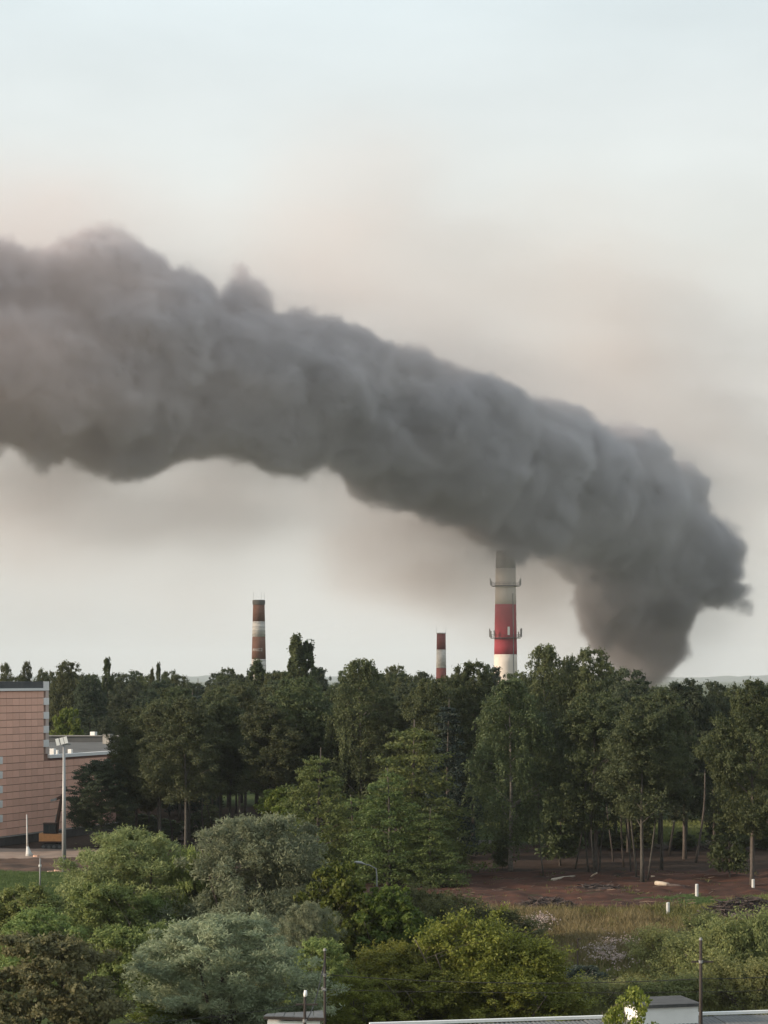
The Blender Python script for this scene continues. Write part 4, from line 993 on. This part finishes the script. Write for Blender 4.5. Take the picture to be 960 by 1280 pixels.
class GN:
    def __init__(s, g): s.g = g; s.pos = g.nodes.new('GeometryNodeInputPosition').outputs[0]
    def put(s, sock, v):
        if isinstance(v, bpy.types.NodeSocket): s.g.links.new(v, sock)
        else: sock.default_value = v
    def m(s, op, a, b=None, c=None):
        n = s.g.nodes.new('ShaderNodeMath'); n.operation = op; s.put(n.inputs[0], a)
        if b is not None: s.put(n.inputs[1], b)
        if c is not None: s.put(n.inputs[2], c)
        return n.outputs[0]
    def v(s, op, a, b=None, sc=None):
        n = s.g.nodes.new('ShaderNodeVectorMath'); n.operation = op; s.put(n.inputs[0], a)
        if b is not None: s.put(n.inputs[1], b)
        if sc is not None: s.put(n.inputs['Scale'], sc)
        return n.outputs['Value' if op in ('DISTANCE', 'LENGTH') else 'Vector']
    def noise(s, vec, scale, detail, col=False, rough=.55):
        n = s.g.nodes.new('ShaderNodeTexNoise'); s.put(n.inputs['Vector'], vec)
        n.inputs['Scale'].default_value = scale; n.inputs['Detail'].default_value = detail; n.inputs['Roughness'].default_value = rough
        return n.outputs[1 if col else 0]
    def voro(s, vec, scale, smooth=.35):
        n = s.g.nodes.new('ShaderNodeTexVoronoi'); n.feature = 'F1'; s.put(n.inputs['Vector'], vec)
        n.inputs['Scale'].default_value = scale
        return n.outputs['Distance']
    def mr(s, v, a, b, c, d, typ='LINEAR'):
        n = s.g.nodes.new('ShaderNodeMapRange'); n.interpolation_type = typ
        for i, q in enumerate((v, a, b, c, d)): s.put(n.inputs[i], q)
        return n.outputs[0]
def px3(px, py, r):
    d = float(depth_of(px)); return at(px, py, d), r/FPX*d
def plume_sdf(G):
    w = G.noise(G.pos, 1/42, 4, True, .6); w = G.v('SCALE', G.v('SUBTRACT', w, (.5, .5, .5)), sc=34.0)
    p = G.v('ADD', G.pos, w)
    acc = None
    for px, py, r in CTRL:
        c, rr = px3(px, py, r)
        dd = G.m('SUBTRACT', G.v('DISTANCE', p, c), rr)
        acc = dd if acc is None else G.m('SMOOTH_MIN', acc, dd, 2.0)
    f1 = G.voro(p, 1/19); fb = G.noise(p, 1/17, 5, rough=.72)
    acc = G.m('ADD', acc, G.m('MULTIPLY', G.m('SUBTRACT', f1, .5), 5.5))
    acc = G.m('ADD', acc, G.m('MULTIPLY', G.m('SUBTRACT', fb, .5), 21.0))
    acc = G.m('SUBTRACT', acc, 1.6)
    return acc
LO = (-260, 690, 14); HI = (180, 1010, 195)
def plume_volume(mode, step):
    def fn(g):
        G = GN(g); sdf = plume_sdf(G)
        out = g.nodes.new('NodeGroupOutput'); vc = g.nodes.new('GeometryNodeVolumeCube')
        if mode == 'soft': den = G.mr(sdf, .8, -3.0, 0.0, .26, 'SMOOTHSTEP')
        else: den = G.mr(sdf, -10.0, -20.0, 0.0, 1.0)
        G.put(vc.inputs['Density'], den)
        vc.inputs['Min'].default_value = LO; vc.inputs['Max'].default_value = HI
        for i, k in enumerate('XYZ'): vc.inputs['Resolution '+k].default_value = int((HI[i]-LO[i])/step)
        if mode == 'soft':
            sm = g.nodes.new('GeometryNodeSetMaterial'); sm.inputs['Material'].default_value = M['smoke']
            g.links.new(vc.outputs[0], sm.inputs['Geometry']); g.links.new(sm.outputs[0], out.inputs[0])
        else:
            vm = g.nodes.new('GeometryNodeVolumeToMesh'); vm.inputs['Threshold'].default_value = .5
            g.links.new(vc.outputs[0], vm.inputs['Volume']); g.links.new(vm.outputs[0], out.inputs[0])
    return fn
def veil_volume(step):
    def fn(g):
        G = GN(g); out = g.nodes.new('NodeGroupOutput'); vc = g.nodes.new('GeometryNodeVolumeCube')
        w = G.noise(G.v('MULTIPLY', G.pos, (.6, 1, 1.3)), 1/60, 4, True); p = G.v('ADD', G.pos, G.v('SCALE', G.v('SUBTRACT', w, (.5, .5, .5)), sc=50.0))
        acc = None
        for px, py, r, s in VEIL:
            d = float(depth_of(px))+(22 if px < 640 else 110); c = at(px, py, d); rr = r/FPX*d
            f = G.mr(G.v('DISTANCE', p, c), 0.0, rr*1.15, s, 0.0, 'SMOOTHSTEP')
            acc = f if acc is None else G.m('ADD', acc, f)
        sd = None
        for px, py, r in CTRL[7:30:2]:
            c, rr = px3(px, py+10, r*.95); c = (c[0], c[1]-6, c[2]); dd = G.m('SUBTRACT', G.v('DISTANCE', p, c), rr)
            sd = dd if sd is None else G.m('SMOOTH_MIN', sd, dd, 16.0)
        acc = G.m('ADD', acc, G.mr(sd, -4.0, 46.0, .0058, 0.0, 'SMOOTHSTEP'))
        n = G.mr(G.noise(G.v('MULTIPLY', G.pos, (.45, .8, 1.25)), 1/30, 6, rough=.62), .34, .68, .45, 3.0)
        G.put(vc.inputs['Density'], G.m('MULTIPLY', acc, n))
        lo = (-300, 640, 10); hi = (240, 1060, 260)
        vc.inputs['Min'].default_value = lo; vc.inputs['Max'].default_value = hi
        for i, k in enumerate('XYZ'): vc.inputs['Resolution '+k].default_value = int((hi[i]-lo[i])/step)
        sm = g.nodes.new('GeometryNodeSetMaterial'); sm.inputs['Material'].default_value = M['veil']
        g.links.new(vc.outputs[0], sm.inputs['Geometry']); g.links.new(sm.outputs[0], out.inputs[0])
    return fn
def mat_volume(name, col, aniso=0.0):
    m = bpy.data.materials.new(name); m.use_nodes = True; t = m.node_tree
    t.nodes.remove(t.nodes['Principled BSDF']); v = t.nodes.new('ShaderNodeVolumePrincipled')
    v.inputs['Color'].default_value = (*col, 1); v.inputs['Density'].default_value = 1.0; v.inputs['Anisotropy'].default_value = aniso
    t.links.new(v.outputs[0], t.nodes['Material Output'].inputs['Volume']); return m
M['smoke'] = mat_volume('smoke', (.74, .71, .725))
_t = M['smoke'].node_tree; _c = _t.nodes.new('ShaderNodeTexCoord'); _s = _t.nodes.new('ShaderNodeSeparateXYZ'); _m = N(_t, 'ShaderNodeMapRange')   # sootier near the fire
_m.inputs['From Min'].default_value = 25; _m.inputs['From Max'].default_value = 95
_x = _t.nodes.new('ShaderNodeMixRGB'); _x.inputs[1].default_value = (.30, .285, .30, 1); _x.inputs[2].default_value = (.71, .692, .722, 1)
_t.links.new(_c.outputs['Object'], _s.inputs[0]); _t.links.new(_s.outputs['Z'], _m.inputs['Value']); _t.links.new(_m.outputs[0], _x.inputs[0])
_t.links.new(_x.outputs[0], _t.nodes['Principled Volume'].inputs['Color'])
M['veil'] = mat_volume('smoke_veil', (.80, .74, .71))
_t = M['veil'].node_tree; _c = _t.nodes.new('ShaderNodeTexCoord'); _s = _t.nodes.new('ShaderNodeSeparateXYZ'); _m = N(_t, 'ShaderNodeMapRange')
_m.inputs['From Min'].default_value = -110; _m.inputs['From Max'].default_value = 40
_x = _t.nodes.new('ShaderNodeMixRGB'); _x.inputs[1].default_value = (.91, .785, .755, 1); _x.inputs[2].default_value = (.78, .73, .72, 1)  # warm low-sun glow put into the veil's colour, pinker towards the left
_t.links.new(_c.outputs['Object'], _s.inputs[0]); _t.links.new(_s.outputs['X'], _m.inputs['Value']); _t.links.new(_m.outputs[0], _x.inputs[0])
_t.links.new(_x.outputs[0], _t.nodes['Principled Volume'].inputs['Color'])
M['smoke_core'] = mat_basic('smoke_core', (.16, .155, .157), (.18, .175, .177), .02, 1.0, spec=0)

def vol_obj(name, fn, parent=None):
    vd = bpy.data.volumes.new(name); o = bpy.data.objects.new(name, vd); COL.objects.link(o)
    md = o.modifiers.new('field', 'NODES'); md.node_group = smoke_group(name+'_field', fn)
    if parent: o.parent = parent
    return o
# dense heart of the plume as a closed mesh
tm = bpy.data.meshes.new('tmp'); to = bpy.data.objects.new('smoke_source', tm); COL.objects.link(to)
md = to.modifiers.new('field', 'NODES'); md.node_group = smoke_group('core_field', plume_volume('core', 2.6))
dg = bpy.context.evaluated_depsgraph_get()
cm = bpy.data.meshes.new_from_object(to.evaluated_get(dg)); bpy.data.objects.remove(to)
cm.materials.clear(); cm.materials.append(M['smoke_core']); cm.polygons.foreach_set('use_smooth', np.ones(len(cm.polygons), bool))
plume = link_mesh('smoke_plume', cm); tag(plume, 'thick dark grey smoke plume rising behind the wood and drifting across the sky', 'smoke')
sv = vol_obj('smoke_edge', plume_volume('soft', 1.4), plume); sv.data.materials.append(M['smoke'])
ve = vol_obj('smoke_veil', veil_volume(4.0)); ve.data.materials.append(M['veil'])
tag(ve, 'thin brownish smoke veil around the dark plume', 'smoke', None, 'stuff')

# ------------------------------------------------------------------ haze
mb = MB(); mb.box((-15000, -4000, -3.5), (15000, 19000, 268)); hz_o = mb.build('haze', None)
hm = mat_volume('haze_air', (.86, .93, 1.0)); hm.node_tree.nodes['Principled Volume'].inputs['Density'].default_value = 5.0e-5
hz_o.data.materials.append(hm); tag(hz_o, kind='stuff')
